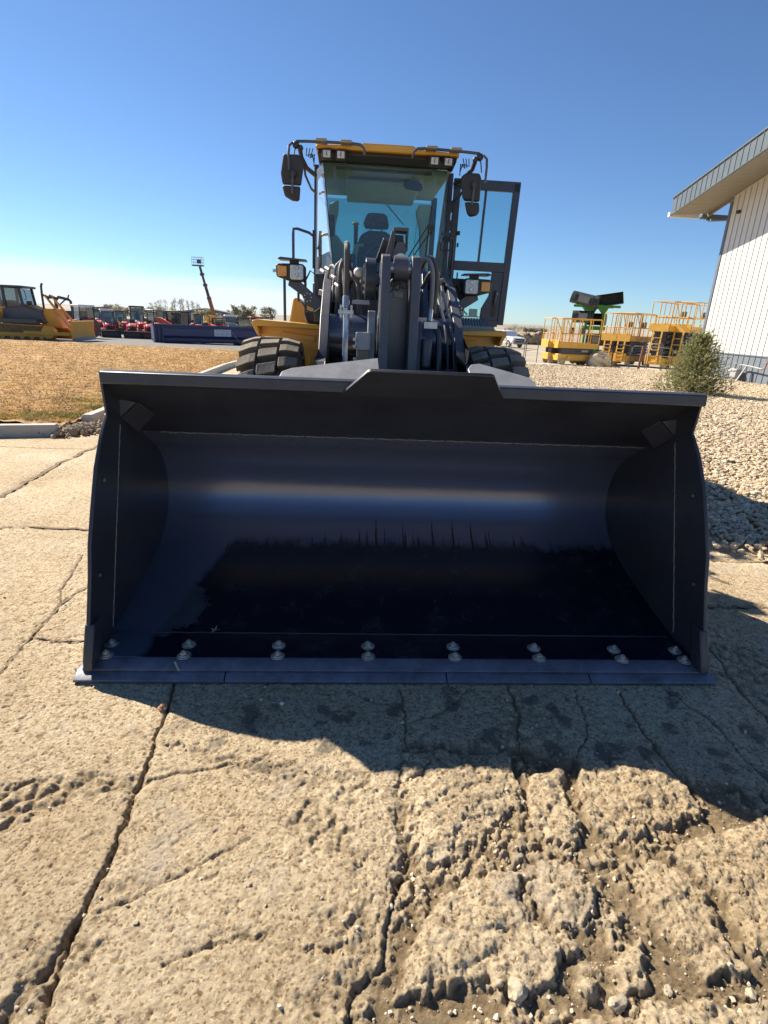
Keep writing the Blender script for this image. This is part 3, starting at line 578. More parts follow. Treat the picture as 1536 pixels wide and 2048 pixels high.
# bucket paint: dusty where dry, darker and glossier where rain water has run
def bucket_material():
    mt = bpy.data.materials.new('bucket_paint'); mt.use_nodes = True; t = mt.node_tree; b = t.nodes['Principled BSDF']
    tc = N(t, 'ShaderNodeTexCoord'); s = N(t, 'ShaderNodeSeparateXYZ'); LK(t, tc.outputs['Object'], s.inputs[0])
    mp = N(t, 'ShaderNodeMapping'); mp.inputs['Scale'].default_value = (1, 0, 0); LK(t, tc.outputs['Object'], mp.inputs[0])
    a = N(t, 'ShaderNodeTexNoise', i_Scale=22.0, i_Detail=3.0, i_Roughness=0.75); LK(t, mp.outputs[0], a.inputs['Vector'])
    c = N(t, 'ShaderNodeTexNoise', i_Scale=2.2, i_Detail=3.0); LK(t, mp.outputs[0], c.inputs['Vector'])
    n = N(t, 'ShaderNodeTexNoise', i_Scale=7.0, i_Detail=8.0, i_Roughness=0.7); LK(t, tc.outputs['Object'], n.inputs['Vector'])
    # height of the water line: falls off at the left corner, spiky runs right of the middle
    x = s.outputs['X']
    base = mth(t, 'ADD', mth(t, 'MULTIPLY', mth(t, 'DIVIDE', mth(t, 'ADD', x, 1.28), .30, clamp=True), .215), -.02)
    spik = mth(t, 'POWER', mth(t, 'DIVIDE', mth(t, 'SUBTRACT', a.outputs['Fac'], .50), .25, clamp=True), 1.6)
    zone = mth(t, 'MULTIPLY', mth(t, 'DIVIDE', mth(t, 'ADD', x, .55), .45, clamp=True), mth(t, 'DIVIDE', mth(t, 'SUBTRACT', 1.0, x), .4, clamp=True))
    line = mth(t, 'ADD', base, mth(t, 'MULTIPLY', spik, mth(t, 'MULTIPLY_ADD', zone, .26, .03)))
    line = mth(t, 'ADD', line, mth(t, 'MULTIPLY', mth(t, 'SUBTRACT', n.outputs['Fac'], .5), .10))
    wet = mth(t, 'DIVIDE', mth(t, 'SUBTRACT', mth(t, 'ADD', line, .085), s.outputs['Z']), .040, clamp=True)
    fade = N(t, 'ShaderNodeTexNoise', i_Scale=1.7, i_Detail=3.0); LK(t, tc.outputs['Object'], fade.inputs['Vector'])
    cm = N(t, 'ShaderNodeMix', data_type='RGBA'); LK(t, wet, cm.inputs['Factor']); cm.inputs['A'].default_value = (.12, .145, .22, 1); cm.inputs['B'].default_value = (.003, .006, .018, 1)
    m2 = N(t, 'ShaderNodeMix', data_type='RGBA'); LK(t, mth(t, 'MULTIPLY', mth(t, 'SUBTRACT', n.outputs['Fac'], .50, clamp=True), .55), m2.inputs['Factor']); LK(t, cm.outputs['Result'], m2.inputs['A']); m2.inputs['B'].default_value = (.22, .22, .21, 1)
    # dried silt in the left lower corner
    ex = mth(t, 'POWER', mth(t, 'DIVIDE', mth(t, 'ADD', x, 1.24), .24), 2.0); ey_ = mth(t, 'POWER', mth(t, 'DIVIDE', mth(t, 'SUBTRACT', s.outputs['Y'], .50), .24), 2.0)
    sil = mth(t, 'MULTIPLY', mth(t, 'DIVIDE', mth(t, 'SUBTRACT', mth(t, 'ADD', mth(t, 'SUBTRACT', 1.0, mth(t, 'ADD', ex, ey_)), mth(t, 'MULTIPLY', mth(t, 'SUBTRACT', n.outputs['Fac'], .5), 3.0)), .2), .15, clamp=True), .35)
    m3 = N(t, 'ShaderNodeMix', data_type='RGBA'); LK(t, sil, m3.inputs['Factor']); LK(t, m2.outputs['Result'], m3.inputs['A']); m3.inputs['B'].default_value = (.16, .17, .19, 1)
    LK(t, m3.outputs['Result'], b.inputs['Base Color'])
    r = mth(t, 'MULTIPLY_ADD', wet, -.08, .235); LK(t, mth(t, 'ADD', r, mth(t, 'MULTIPLY', mth(t, 'SUBTRACT', n.outputs['Fac'], .5), .12)), b.inputs['Roughness'])
    LK(t, mth(t, 'MULTIPLY_ADD', wet, -.25, 1.75), b.inputs['IOR']); LK(t, mth(t, 'MULTIPLY_ADD', wet, -.42, .42), b.inputs['Metallic'])
    w = N(t, 'ShaderNodeTexNoise', i_Scale=5.0, i_Detail=2.0); LK(t, tc.outputs['Object'], w.inputs['Vector']); bp = N(t, 'ShaderNodeBump', i_Strength=.12, i_Distance=.01); LK(t, w.outputs['Fac'], bp.inputs['Height']); LK(t, bp.outputs[0], b.inputs['Normal'])
    return mt
BU = bucket_material()
BU2 = mat('bucket_side_paint', (.026, .030, .042), .36, var=.25, vs=4, dust=.05, bump=.06, bs=250)
WELD = mat('weld_bead', (.24, .23, .21), .5, metal=.3, var=.5, vs=60, bump=.6, bs=200)
BB = part('bucket'); HW = 1.45
prof = [(.30, .072), (.55, .115), (.80, .165), (1.00, .218), (1.12, .270), (1.21, .335), (1.27, .42), (1.295, .51), (1.295, .60), (1.27, .69), (1.22, .765), (1.15, .83), (1.06, .885), (.95, .955)]
# smooth the profile a little
def smooth_prof(p, k=2):
    for _ in range(k):
        q = [p[0]]
        for i in range(len(p)-1):
            a, b = p[i], p[i+1]; q += [(a[0]*.75+b[0]*.25, a[1]*.75+b[1]*.25), (a[0]*.25+b[0]*.75, a[1]*.25+b[1]*.75)]
        q.append(p[-1]); p = q
    return p
pr2 = smooth_prof(prof)
def shell(name, pr, th, m, x0=-HW, x1=HW, parent=BB, bev=0, segs=24):
    """sheet bent along (y,z) profile with thickness th on the outside"""
    mb = MB(); k = len(pr); nn = []
    for i in range(k):
        a = pr[max(i-1, 0)]; b = pr[min(i+1, k-1)]; d = Vector((b[0]-a[0], b[1]-a[1])).normalized(); nn.append((d.y, -d.x))
    for j in range(2):
        X = (x0, x1)[j]
        mb.v += [(X, y, z) for y, z in pr] + [(X, y+n_[0]*th, z+n_[1]*th) for (y, z), n_ in zip(pr, nn)]
    M2 = 2*k
    for i in range(k-1):
        mb.f += [(i, i+1, M2+i+1, M2+i), (k+i, M2+k+i, M2+k+i+1, k+i+1), (i, k+i, k+i+1, i+1), (M2+i, M2+i+1, M2+k+i+1, M2+k+i)]
    mb.f += [(0, M2, M2+k, k), (k-1, 2*k-1, M2+2*k-1, M2+k-1)]
    return mb.build(name, m, parent, bev=bev)
shell('bucket_shell', pr2, .018, BU)
shell('upper_lip', [(.95, .957), (.565, 1.262)], .022, BU2)
# box bar along the top edge
MB().prism([(.50, 1.262), (.60, 1.245), (.625, 1.315), (.53, 1.322), (.505, 1.315)], 'x', -HW+.004, HW+.010).build('top_edge_bar', BU2, BB, bev=.006)
# spill guard above the edge
gq = [(-.34, 1.250), (-.222, 1.372), (-.205, 1.378), (.335, 1.378), (.352, 1.372), (.445, 1.250)]; gq = [Vector((x, .500-(z-1.25)*1.12, z)) for x, z in gq]; gn = Vector((0, .013, .012)); n = len(gq)
MB().add(gq+[p+gn for p in gq], [tuple(range(n)), tuple(range(2*n-1, n-1, -1))]+[(i, i+n, (i+1)%n+n, (i+1)%n) for i in range(n)]).build('spill_guard', BU2, BB, bev=.003)
# side plates
side = [(.03, .09), (.10, .27), (.165, .45), (.20, .58), (.27, .73), (.355, .90), (.45, 1.03), (.535, 1.115), (.52, 1.26), (.52, 1.32), (.63, 1.315), (.97, .985), (1.08, .905), (1.17, .84), (1.24, .77), (1.29, .69), (1.318, .60), (1.318, .51), (1.29, .41), (1.225, .318), (1.13, .252), (1.0, .20), (.3, .05), (.03, .05)]
lead = [(.028, .09), (.098, .27), (.163, .45), (.198, .58), (.268, .73), (.353, .90), (.448, 1.03), (.535, 1.118), (.62, 1.118), (.66, 1.05), (.30, .10), (.12, .05), (.03, .05)]
for sx in (-1, 1):
    MB().prism(side, 'x', sx*(HW-.008), sx*(HW+.003)).build('side_plate', BU2, BB, bev=.003)
    MB().prism(lead, 'x', sx*(HW+.0065), sx*(HW-.0115)).build('side_edge_plate', BU2, BB, bev=.004)
    MB().prism([(.012, .05), (.02, .10), (.085, .245), (.16, .245), (.10, .05)], 'x', sx*(HW-.032), sx*(HW+.011)).build('corner_guard', BU2, BB, bev=.006)
    # corner gusset: a folded plate across the upper corner
    g = MB()
    off = Vector((0, .010, .006)); q = [Vector((sx*(HW-.004), .695, 1.072)), Vector((sx*(HW-.092), .70, 1.149)), Vector((sx*(HW-.145), .78, 1.078)), Vector((sx*(HW-.050), .775, .985))]
    g.add(q+[p+off for p in q], [(0,1,2,3),(7,6,5,4),(0,4,5,1),(1,5,6,2),(2,6,7,3),(3,7,4,0)]); g.build('corner_gusset', BU2, BB, bev=.002)
    g = MB(); q = [Vector((sx*(HW-.004), .70, 1.162)), Vector((sx*(HW-.088), .694, 1.150)), Vector((sx*(HW-.004), .690, 1.076))]; off = Vector((0, -.008, .003))
    g.add(q+[p+off for p in q], [(0,1,2),(5,4,3),(0,3,4,1),(1,4,5,2),(2,5,3,0)]); g.build('gusset_face', CH2, BB)  # lit face of the fold, its light put in as a paler paint
    # weld along the side plate's front stiffener and small dimples (lifting plugs)
    w = [(sx*(HW-.012), .655-.355*i/40+.003*math.sin(i*2.1), 1.045-.94*i/40+.002*math.sin(i*3.7)) for i in range(41)]
    MB().tube(w, .0034, 5).build('weld_seam', WELD, BB)
    MB().tube([(sx*(HW-.004), y+.004*math.sin(i*1.7), z) for i, (y, z) in enumerate(pr2)], .0045, 5).build('weld_seam', BU2, BB)
    for y, z in ((.40, .83), (.235, .42)):
        MB().cyl((sx*(HW-.010), y, z), (sx*(HW-.017), y, z), .017, n=12).build('plug', BU2, BB); 
        MB().cyl((sx*(HW-.017), y-.003, z+.002), (sx*(HW-.021), y-.003, z+.002), .009, n=8).build('plug', ST, BB)
for k in range(7):
    x0 = -1.34+k*.40; MB().tube([(x0+.39*i/14, .949+.002*math.sin(i*2.3+k), .954+.002*math.sin(i*1.9)) for i in range(15)], .0032, 5).build('weld_seam', WELD, BB)
MB().tube([(-HW+.02+i*.0605, .305+.002*math.sin(i*2.9), .075) for i in range(48)], .0035, 5).build('weld_seam', BU2, BB)
EDG = mat('edge_steel_paint', (.055, .070, .12), .33, var=.45, vs=9, c2=(.085, .10, .15), dust=.12, bump=.1, bs=90, spec=.8)
# base plate, bevelled edge, bolt-on cutting edge segments
MB().prism([(.085, .045), (.105, .068), (.30, .074), (.31, .045)], 'x', -HW, HW).build('base_plate', BU, BB)
MB().prism([(.044, .030), (.036, .043), (.088, .0665), (.112, .0665), (.112, .030)], 'x', -HW-.028, HW+.028).build('edge_bar', EDG, BB, bev=.003)
for a, b_ in ((-1.505, -.842), (-.836, -.845+1.03), (.191, .878), (.884, 1.505)):
    MB().prism([(0, 0), (-.002, .013), (.046, .034), (.105, .034), (.105, 0)], 'x', a, b_).build('cutting_edge', EDG, BB, bev=.0025)
bolts = [(-1.41,.205),(-1.40,.115),(-1.045,.20),(-1.045,.115),(-.615,.20),(-.61,.115),(-.18,.20),(-.18,.115),(.245,.20),(.24,.115),(.655,.195),(.655,.11),(1.065,.185),(1.07,.105),(1.385,.18),(1.385,.10)]
bm_ = MB(); bm_.cyl((0,0,0), (0,0,.005), .033, n=22).cyl((0,0,.005), (0,0,.010), .025, .022, n=20).cyl((0,0,.010), (0,0,.024), .0165, .0150, n=6).cyl((0,0,.024), (0,0,.030), .0085, .0075, n=10)
bo = bm_.build('bolt', mat('dull_zinc', (.40, .41, .40), .42, metal=.6, var=.45, vs=45, dust=.35), BB, loc=(bolts[0][0], bolts[0][1], .0665), rot=(R(-1), 0, .4), bev=.001)
for i, (x, y) in enumerate(bolts[1:]):
    c = bo.copy(); col.objects.link(c); c.location = (x, y, .0663+.03*(y-.105)*1.0); c.rotation_euler = (R(-1), R(2*math.sin(i)), i*1.3)
# back of the bucket: hinge plates and guard plates behind the top edge, sunlight put into their pale grey
for sx, pts in ((-1, [(-.70, 1.258), (-.68, 1.30), (-.63, 1.318), (-.14, 1.385), (-.13, 1.28), (-.20, 1.262)]), (1, [(.40, 1.262), (.385, 1.35), (.41, 1.372), (.46, 1.378), (.74, 1.318), (.765, 1.29), (.755, 1.262)])):
    cy = .98; g = MB(); q = [(x, cy+(z-1.26)*1.6, z) for x, z in pts]; n = len(q)
    g.add(q+[(x, y+.016, z-.012) for x, y, z in q], [tuple(range(n)), tuple(range(2*n-1, n-1, -1))]+[(i, i+n, (i+1)%n+n, (i+1)%n) for i in range(n)]); g.build('guard_plate', LG, BB, bev=.003)
for x in (-.62, -.42, -.07, .13, .42, .62):
    MB().prism([(1.32, .35), (1.32, .80), (1.0, 1.05), (.75, 1.22), (.95, 1.25), (1.40, 1.0), (1.62, .60), (1.60, .30), (1.45, .22)], 'x', x, x+.04).build('hinge_plate', CH, BB, bev=.003)
MB().prism([(1.3, .8), (.8, 1.19), (.86, 1.24), (1.38, .88)], 'x', -.62, .66).build('back_stiffener', CH, BB)

# --- boom arms, cross tube, bellcrank
armp = [(4.0, 1.80), (4.02, 2.02), (3.85, 2.14), (3.3, 2.13), (2.9, 2.0), (2.35, 1.62), (1.95, 1.15), (1.72, .70), (1.62, .36), (1.45, .28), (1.38, .42), (1.50, .80), (1.70, 1.20), (2.05, 1.58), (2.45, 1.80), (3.0, 1.78), (3.6, 1.72)]
armp = [(3.95, 1.75), (4.0, 1.95), (3.85, 2.06), (3.4, 2.06), (3.0, 1.95), (2.55, 1.66), (2.15, 1.25), (1.85, .78), (1.68, .36), (1.50, .28), (1.42, .42), (1.52, .80), (1.72, 1.20), (2.0, 1.48), (2.35, 1.86), (2.35, 1.86)]
armp = [(4.0, 1.75), (4.05, 1.97), (3.9, 2.08), (3.2, 2.02), (2.75, 1.80), (2.35, 1.48), (2.05, 1.12), (1.82, .70), (1.70, .34), (1.52, .26), (1.42, .40), (1.50, .78), (1.68, 1.14), (1.95, 1.48), (2.3, 1.80), (2.75, 2.06), (3.2, 2.2), (3.7, 2.22), (3.95, 2.14), (4.2, 1.95), (4.2, 1.75)]
armp = [(4.15, 1.70), (4.2, 1.92), (4.05, 2.04), (3.5, 2.03), (3.0, 1.88), (2.55, 1.60), (2.2, 1.24), (1.95, .84), (1.80, .36), (1.62, .24), (1.47, .36), (1.50, .75), (1.66, 1.10), (1.90, 1.30), (2.28, 1.30), (2.6, 1.25), (3.0, 1.45), (3.5, 1.58), (3.9, 1.62)]
for cx, nm in ((-.515, 'a'), (.565, 'b')):
    MB().prism(armp, 'x', cx-.036, cx+.036).build('boom_arm', CH2, LD, bev=.005)
MB().cyl((-.48, 2.72, 1.455), (.53, 2.72, 1.455), .175, n=36).build('cross_tube', NV, LD)
MB().cyl((-.478, 2.60, 1.18), (.528, 2.60, 1.18), .05, n=16).build('cross_tube', CH2, LD)
bc = [(2.30, 2.00), (2.24, 2.05), (2.17, 2.03), (2.12, 1.94), (2.10, 1.70), (2.08, 1.40), (2.05, 1.10), (1.98, .80), (1.95, .60), (2.10, .55), (2.25, .8), (2.60, 1.2), (2.80, 1.35), (2.80, 1.60), (2.55, 1.75)]
for x0, x1 in ((-.095, -.028), (.125, .190)):
    MB().prism(bc, 'x', x0, x1).build('bellcrank_plate', CH2, LD, bev=.006)
MB().bb(-.03, .127, 2.42, 2.46, 1.15, 1.90).build('bellcrank_web', NV, LD)
MB().cyl((-.027, 2.36, 1.12), (.124, 2.36, 1.12), .085, n=20).build('bellcrank_boss', NV, LD)
MB().cyl((-.10, 2.24, 1.955), (.195, 2.24, 1.955), .045, n=18).build('pin', ST, LD)
# tilt cylinder rod end rising between the plates, hooded at the top
MB().cyl((0.0, 2.24, 1.955), (.10, 2.24, 1.955), .088, n=22).build('rod_end', CH2, LD)
MB().tube([(.05, 2.26, 2.02), (.05, 2.75, 2.04), (.05, 3.2, 2.05)], .042, 14).build('cylinder_rod', ST, LD)
MB().cyl((.05, 3.0, 2.045), (.05, 4.0, 2.02), .085, n=20).build('tilt_cylinder', CH, LD)
hood = MB(); hood.bar((.005, 2.52, 2.17), (-.045, 2.66, 2.02), .02, .16, up=(1,0,0)); hood.bb(.0, .115, 2.46, 2.62, 2.235, 2.26); hood.bb(.0, .013, 2.46, 2.62, 2.06, 2.235); hood.bb(.102, .115, 2.46, 2.62, 2.10, 2.235)
hood.prism([(-.09, 1.93), (0, 2.06), (0, 2.24), (-.01, 2.24)], 'y', 2.47, 2.49); hood.prism([(.0, 2.06), (.10, 2.06), (.085, 2.22), (.012, 2.22)], 'y', 2.56, 2.58)
hood.build('cylinder_hood', CH2, LD, bev=.003)
MB().prism([(-.005, 2.04), (.09, 2.04), (.105, 2.10), (.085, 2.16), (.03, 2.16), (.01, 2.10)], 'y', 2.44, 2.50).build('lug', CH2, LD, bev=.004)
MB().cyl((-.20, 2.62, 1.90), (-.115, 2.62, 1.90), .155, n=30).build('hub_disc', CH, LD, bev=.006)
for k in range(6): a = k*math.pi/3; MB().cyl((-.215, 2.62+.11*math.cos(a), 1.90+.11*math.sin(a)), (-.20, 2.62+.11*math.cos(a), 1.90+.11*math.sin(a)), .014, n=6).build('bolt', ST, LD)
for k, (x, z) in enumerate(((-.008, 1.83), (.045, 1.845), (.098, 1.86), (.02, 1.87))):
    a = MB(); a.v = []; [a.tube(arc((x, z), .026, 0, 360, 14, lambda u, w: (u, 2.405, w)), .006, 6)]; a.build('hose_fitting', HOG, LD)
MB().bb(.02, .09, 2.39, 2.41, 1.765, 1.80).build('name_plate', CR, LD)
# pointed plate and sensor box left of the bellcrank, square boss at its right
MB().prism([(2.20, 1.16), (2.20, 1.36), (2.26, 1.62), (2.31, 1.66), (2.36, 1.62), (2.44, 1.30), (2.40, 1.16)], 'x', -.175, -.120).build('stop_plate', LG, LD, bev=.004)
MB().bb(-.265, -.155, 2.14, 2.30, 1.375, 1.50).build('sensor_box', LG, LD, bev=.006); MB().bb(-.255, -.16, 2.16, 2.30, 1.285, 1.374).build('sensor_bracket', mat('primer_brown', (.20, .17, .12), .6, var=.3), LD, bev=.004)
for x, z in ((-.275, 1.45), (-.275, 1.40), (-.27, 1.31), (-.15, 1.30)): MB().cyl((x, 2.15, z), (x, 2.12, z), .012, n=6).build('bolt', ST, LD)
MB().prism([(2.20, 1.20), (2.22, 1.50), (2.28, 1.60), (2.34, 1.50), (2.44, 1.20)], 'x', .200, .235).build('stop_plate', CH2, LD, bev=.004)
MB().bb(.24, .315, 2.18, 2.34, 1.26, 1.475).build('bump_stop', CH2, LD, bev=.02)
MB().bb(.15, .20, 2.46, 2.52, 1.70, 1.95).build('valve_bracket', CR, LD, bev=.02)
# --- front frame tower and all that dark plumbing
tw = MB()
for x0, x1 in ((-.46, -.41), (-.34, -.30), (.36, .41), (.46, .51)): tw.prism([(3.0, .6), (2.95, 1.2), (3.2, 1.6), (3.55, 2.05), (3.9, 2.12), (4.1, 2.0), (4.15, .6)], 'x', x0, x1)
tw.bb(-.45, .5, 3.7, 3.9, .6, 1.9); tw.bb(-.42, .46, 3.4, 3.7, 1.3, 1.42); tw.build('frame_tower', NV, LD, bev=.004)
MB().bb(-.60, .66, 2.4, 4.2, .45, .85).build('front_frame', CH, LD, bev=.01)
vb = MB(); 
for k in range(5): vb.bb(-.31+k*.045, -.272+k*.045, 3.0, 3.12, 1.78, 1.93)
vb.build('valve_block', CH2, LD, bev=.004)
MB().bb(-.17, -.12, 2.72, 2.78, 1.93, 2.02).build('sensor', CR, LD, bev=.006); MB().ball((-.245, 2.75, 1.955), .04, sc_=(1.2, 1, 1)).build('filter_cap', CR, LD); MB().bb(-.215, -.175, 2.72, 2.79, 1.92, 2.01).build('sensor', LG, LD, bev=.006)
def hose(pts, r, m=HO, nm='hose'):
    P_ = [Vector(p) for p in pts]; out_ = []
    for i in range(len(P_)-1):
        p0 = P_[max(i-1, 0)]; p1 = P_[i]; p2 = P_[i+1]; p3 = P_[min(i+2, len(P_)-1)]
        for k in range(6):
            t = k/6; out_.append(.5*((2*p1)+(p2-p0)*t+(2*p0-5*p1+4*p2-p3)*t*t+(3*p1-p0-3*p2+p3)*t**3))
    out_.append(P_[-1]); return MB().tube(out_, r, 8).build(nm, m, LD)
# tall left line: black hose above, bright pipe below
hose([(-.345, 2.42, 2.115), (-.345, 2.38, 2.06), (-.345, 2.36, 1.9), (-.345, 2.33, 1.75)], .022)
hose([(-.345, 2.42, 2.115), (-.35, 2.7, 2.14), (-.33, 3.1, 2.0)], .022)
MB().cyl((-.345, 2.33, 1.75), (-.343, 2.30, 1.67), .028, n=8).build('pipe_fitting', ST, LD, bev=.002)
hose([(-.343, 2.30, 1.67), (-.343, 2.28, 1.5), (-.345, 2.22, 1.30), (-.345, 2.16, 1.08)], .021, ST, 'pipe')
MB().bb(-.40, -.285, 2.27, 2.30, 1.625, 1.655).build('pipe_clamp', ST, LD, bev=.003); MB().bb(-.30, -.17, 2.31, 2.34, 1.70, 1.73).build('pipe_clamp', LG, LD, bev=.003)
MB().bb(-.39, -.375, 2.255, 2.28, 1.60, 1.69).build('bolt', ST, LD); MB().bb(-.31, -.295, 2.255, 2.28, 1.60, 1.69).build('bolt', ST, LD)
# right pair: grey sleeved hose in an arc, then fitting
hose([(.20, 2.52, 1.95), (.225, 2.46, 2.03), (.27, 2.42, 2.045), (.305, 2.38, 1.96), (.31, 2.36, 1.80), (.305, 2.34, 1.69)], .018, HOG)
hose([(.235, 2.56, 1.96), (.26, 2.5, 2.05), (.31, 2.46, 2.055), (.345, 2.42, 1.95), (.345, 2.4, 1.80), (.335, 2.38, 1.66)], .018)
MB().cyl((.305, 2.34, 1.69), (.30, 2.32, 1.60), .022, n=6).build('pipe_fitting', ST, LD, bev=.002); MB().bb(.255, .36, 2.30, 2.34, 1.545, 1.60).build('pipe_clamp', ST, LD, bev=.004)
hose([(.345, 2.34, 1.56), (.375, 2.31, 1.50), (.385, 2.26, 1.30), (.38, 2.2, 1.05)], .022, CH, 'pipe')
for k, (x, y, z0, z1) in enumerate(((-.44, 2.9, 2.02, 1.5), (-.40, 2.85, 2.06, 1.55), (-.255, 2.8, 1.92, 1.4), (-.22, 2.9, 2.0, 1.45), (.41, 2.8, 2.0, 1.4), (.44, 2.9, 1.95, 1.5), (.24, 2.85, 1.95, 1.45), (-.15, 2.85, 1.85, 1.5), (-.30, 3.0, 2.0, 1.4))):
    sgn = 1 if k % 2 else -1
    hose([(x+.09*sgn, y+.3, z0-.12), (x+.05*sgn, y+.12, z0-.01), (x, y, z0-.05), (x-.01*sgn, y-.05, (z0+z1)/2), (x+.02*sgn, y, z1)], .012+.004*(k % 3), HO if k % 3 else HOG)
for k in range(5):  # looped thin hoses above the left arm
    hose([(-.47+k*.012, 2.9, 1.72), (-.455+k*.012, 2.88, 1.95+.012*k), (-.42+k*.01, 2.9, 2.03+.008*k), (-.385+k*.01, 2.95, 1.98), (-.375+k*.01, 3.0, 1.7)], .008, HO if k % 2 else ST)
for k, (x, z) in enumerate(((-.205, 1.86), (-.20, 1.80), (-.155, 1.79), (-.185, 1.73), (.23, 1.86), (-.44, 1.86), (-.47, 1.92), (-.52, 1.98), (-.56, 1.96))):
    MB().cyl((x, 2.78, z), (x+.03, 2.74, z-.02), .014, n=6).build('hose_fitting', ST if k % 2 else CR, LD)
MB().bar((-.58, 3.0, 1.80), (-.46, 2.9, 1.765), .03, .045).build('mount_bracket', LG, LD, bev=.004)
# lift cylinders beside the right and left arm, twin light rods
for cx in (.47, -.43):
    hose([(cx, 3.1, 1.52), (cx, 2.6, 1.15), (cx, 2.2, .8)], .055, CH, 'lift_cylinder')
for dx in (0, .05):
    hose([(.385+dx, 2.72, 1.88), (.42+dx, 2.62, 1.72), (.45+dx, 2.52, 1.60)], .013, CR if dx == 0 else LG, 'pipe'); 
    hose([(.45+dx, 2.52, 1.60), (.46+dx, 2.4, 1.45), (.475+dx, 2.3, 1.2), (.48+dx, 2.2, .9)], .012, CH, 'pipe')
MB().bb(.43, .53, 2.41, 2.45, 1.43, 1.46).build('pipe_clamp', CH, LD, bev=.003); MB().bb(.44, .53, 2.28, 2.32, 1.22, 1.25).build('pipe_clamp', CH, LD, bev=.003)
MB().tube([(.40, 2.7, 1.90), (.40, 2.66, 1.97), (.375, 2.7, 2.02), (.36, 2.8, 1.95)], .008, 6).build('hose', HOG, LD)

# --- cab
CB = part('cab'); cx = .025
WT = [(-.625, 4.42, 3.10), (.665, 4.42, 3.10)]; WB = [(-.505, 4.26, 2.08), (.565, 4.26, 2.08)]
def quad(name, q, th, m, parent, nrm=None):
    q = [Vector(p) for p in q]; n_ = (q[1]-q[0]).cross(q[2]-q[0]).normalized() if nrm is None else Vector(nrm); n = len(q)
    return MB().add(q+[p+n_*th for p in q], [tuple(range(n)), tuple(range(2*n-1, n-1, -1))]+[(i, i+n, (i+1)%n+n, (i+1)%n) for i in range(n)]).build(name, m, parent, smooth=False)
quad('windshield', [WB[0], WB[1], WT[1], WT[0]], .006, GLW, CB)
PX0, PX1 = -.71, .755
quad('corner_window', [(PX0, 4.56, 2.02), (WB[0][0]-.004, 4.262, 2.08), (WT[0][0]-.004, 4.422, 3.10), (PX0, 4.60, 3.06)], .006, GLC, CB)
quad('corner_window', [(WB[1][0]+.004, 4.262, 2.08), (PX1-.05, 4.56, 2.02), (PX1-.05, 4.60, 3.06), (WT[1][0]+.004, 4.422, 3.10)], .006, GLW, CB)
for s, a, b_ in ((-1, WB[0], WT[0]), (1, WB[1], WT[1])): MB().bar(Vector(a)+Vector((0,-.002,0)), Vector(b_)+Vector((0,-.002,0)), .006, .012).build('glass_seal', BK if s < 0 else LG, CB)
for x in (PX0, PX1-.02): MB().bar((x, 4.60, 1.95), (x, 4.63, 3.12), .05, .06, up=(0,1,0)).build('front_post', CH, CB, bev=.006)
for x in (PX0+.02, PX1-.02): MB().bar((x, 5.95, 1.9), (x, 5.93, 3.12), .07, .10, up=(0,1,0)).build('rear_post', CH, CB, bev=.006)
MB().bar((PX0+.03, 5.2, 2.0), (PX0+.03, 5.22, 3.1), .04, .05, up=(0,1,0)).build('door_post', CH, CB, bev=.006)
quad('side_window', [(PX0+.01, 4.66, 2.1), (PX0+.01, 5.17, 2.1), (PX0+.01, 5.19, 3.04), (PX0+.01, 4.66, 3.04)], .006, GLW, CB)
quad('side_window', [(PX0+.01, 5.25, 2.1), (PX0+.01, 5.9, 2.1), (PX0+.01, 5.9, 3.04), (PX0+.01, 5.26, 3.04)], .006, GLW, CB)
quad('rear_window', [(PX0+.06, 5.97, 2.25), (PX1-.06, 5.97, 2.25), (PX1-.06, 5.95, 3.06), (PX0+.06, 5.95, 3.06)], .006, GLW, CB)
MB().bb(PX0-.02, PX1+.0, 4.30, 6.0, 1.18, 1.95).build('cab_base', CH, CB, bev=.02)
MB().bb(-.50, .57, 4.255, 4.32, 1.95, 2.07).build('cowl', NV, CB, bev=.01)
MB().bb(PX0-.02, PX1, 5.93, 6.0, 1.9, 2.24).build('rear_panel', CH, CB, bev=.01)
# roof: dark visor below, yellow shell above, liner inside
MB().prism([(4.24, 3.14), (4.26, 3.185), (6.0, 3.2), (6.0, 3.11), (4.45, 3.11)], 'x', PX0+.03, PX1-.03).build('roof_visor', BK, CB, bev=.008)
rf = MB(); rf.prism([(PX0+.01, 3.178), (PX0+.02, 3.205), (-.26, 3.225), (-.22, 3.245), (.27, 3.245), (.31, 3.225), (PX1-.02, 3.205), (PX1-.01, 3.178)], 'y', 4.20, 6.02); rf.build('roof', YE, CB, bev=.012)
MB().bb(PX0+.05, PX1-.05, 4.46, 5.9, 3.085, 3.10).build('roof_liner', LIN, CB)
MB().prism([(4.8, 3.04), (4.9, 3.08), (5.8, 3.08), (5.85, 3.0), (5.6, 3.02)], 'x', -.40, .45).build('roof_console', LIN, CB, bev=.02)
for x in (-.585, -.445, .49, .63):
    l = MB().bb(x-.05, x+.05, 4.17, 4.235, 3.075, 3.165).build('work_lamp', BK, CB, bev=.012)
    c = MB().bb(x-.036, x+.036, 4.160, 4.172, 3.088, 3.150).build('work_lamp_lens', WLE, CB, bev=.008)
    MB().bb(x-.003, x+.003, 4.155, 4.162, 3.10, 3.14).build('lens_bar', BK, CB)
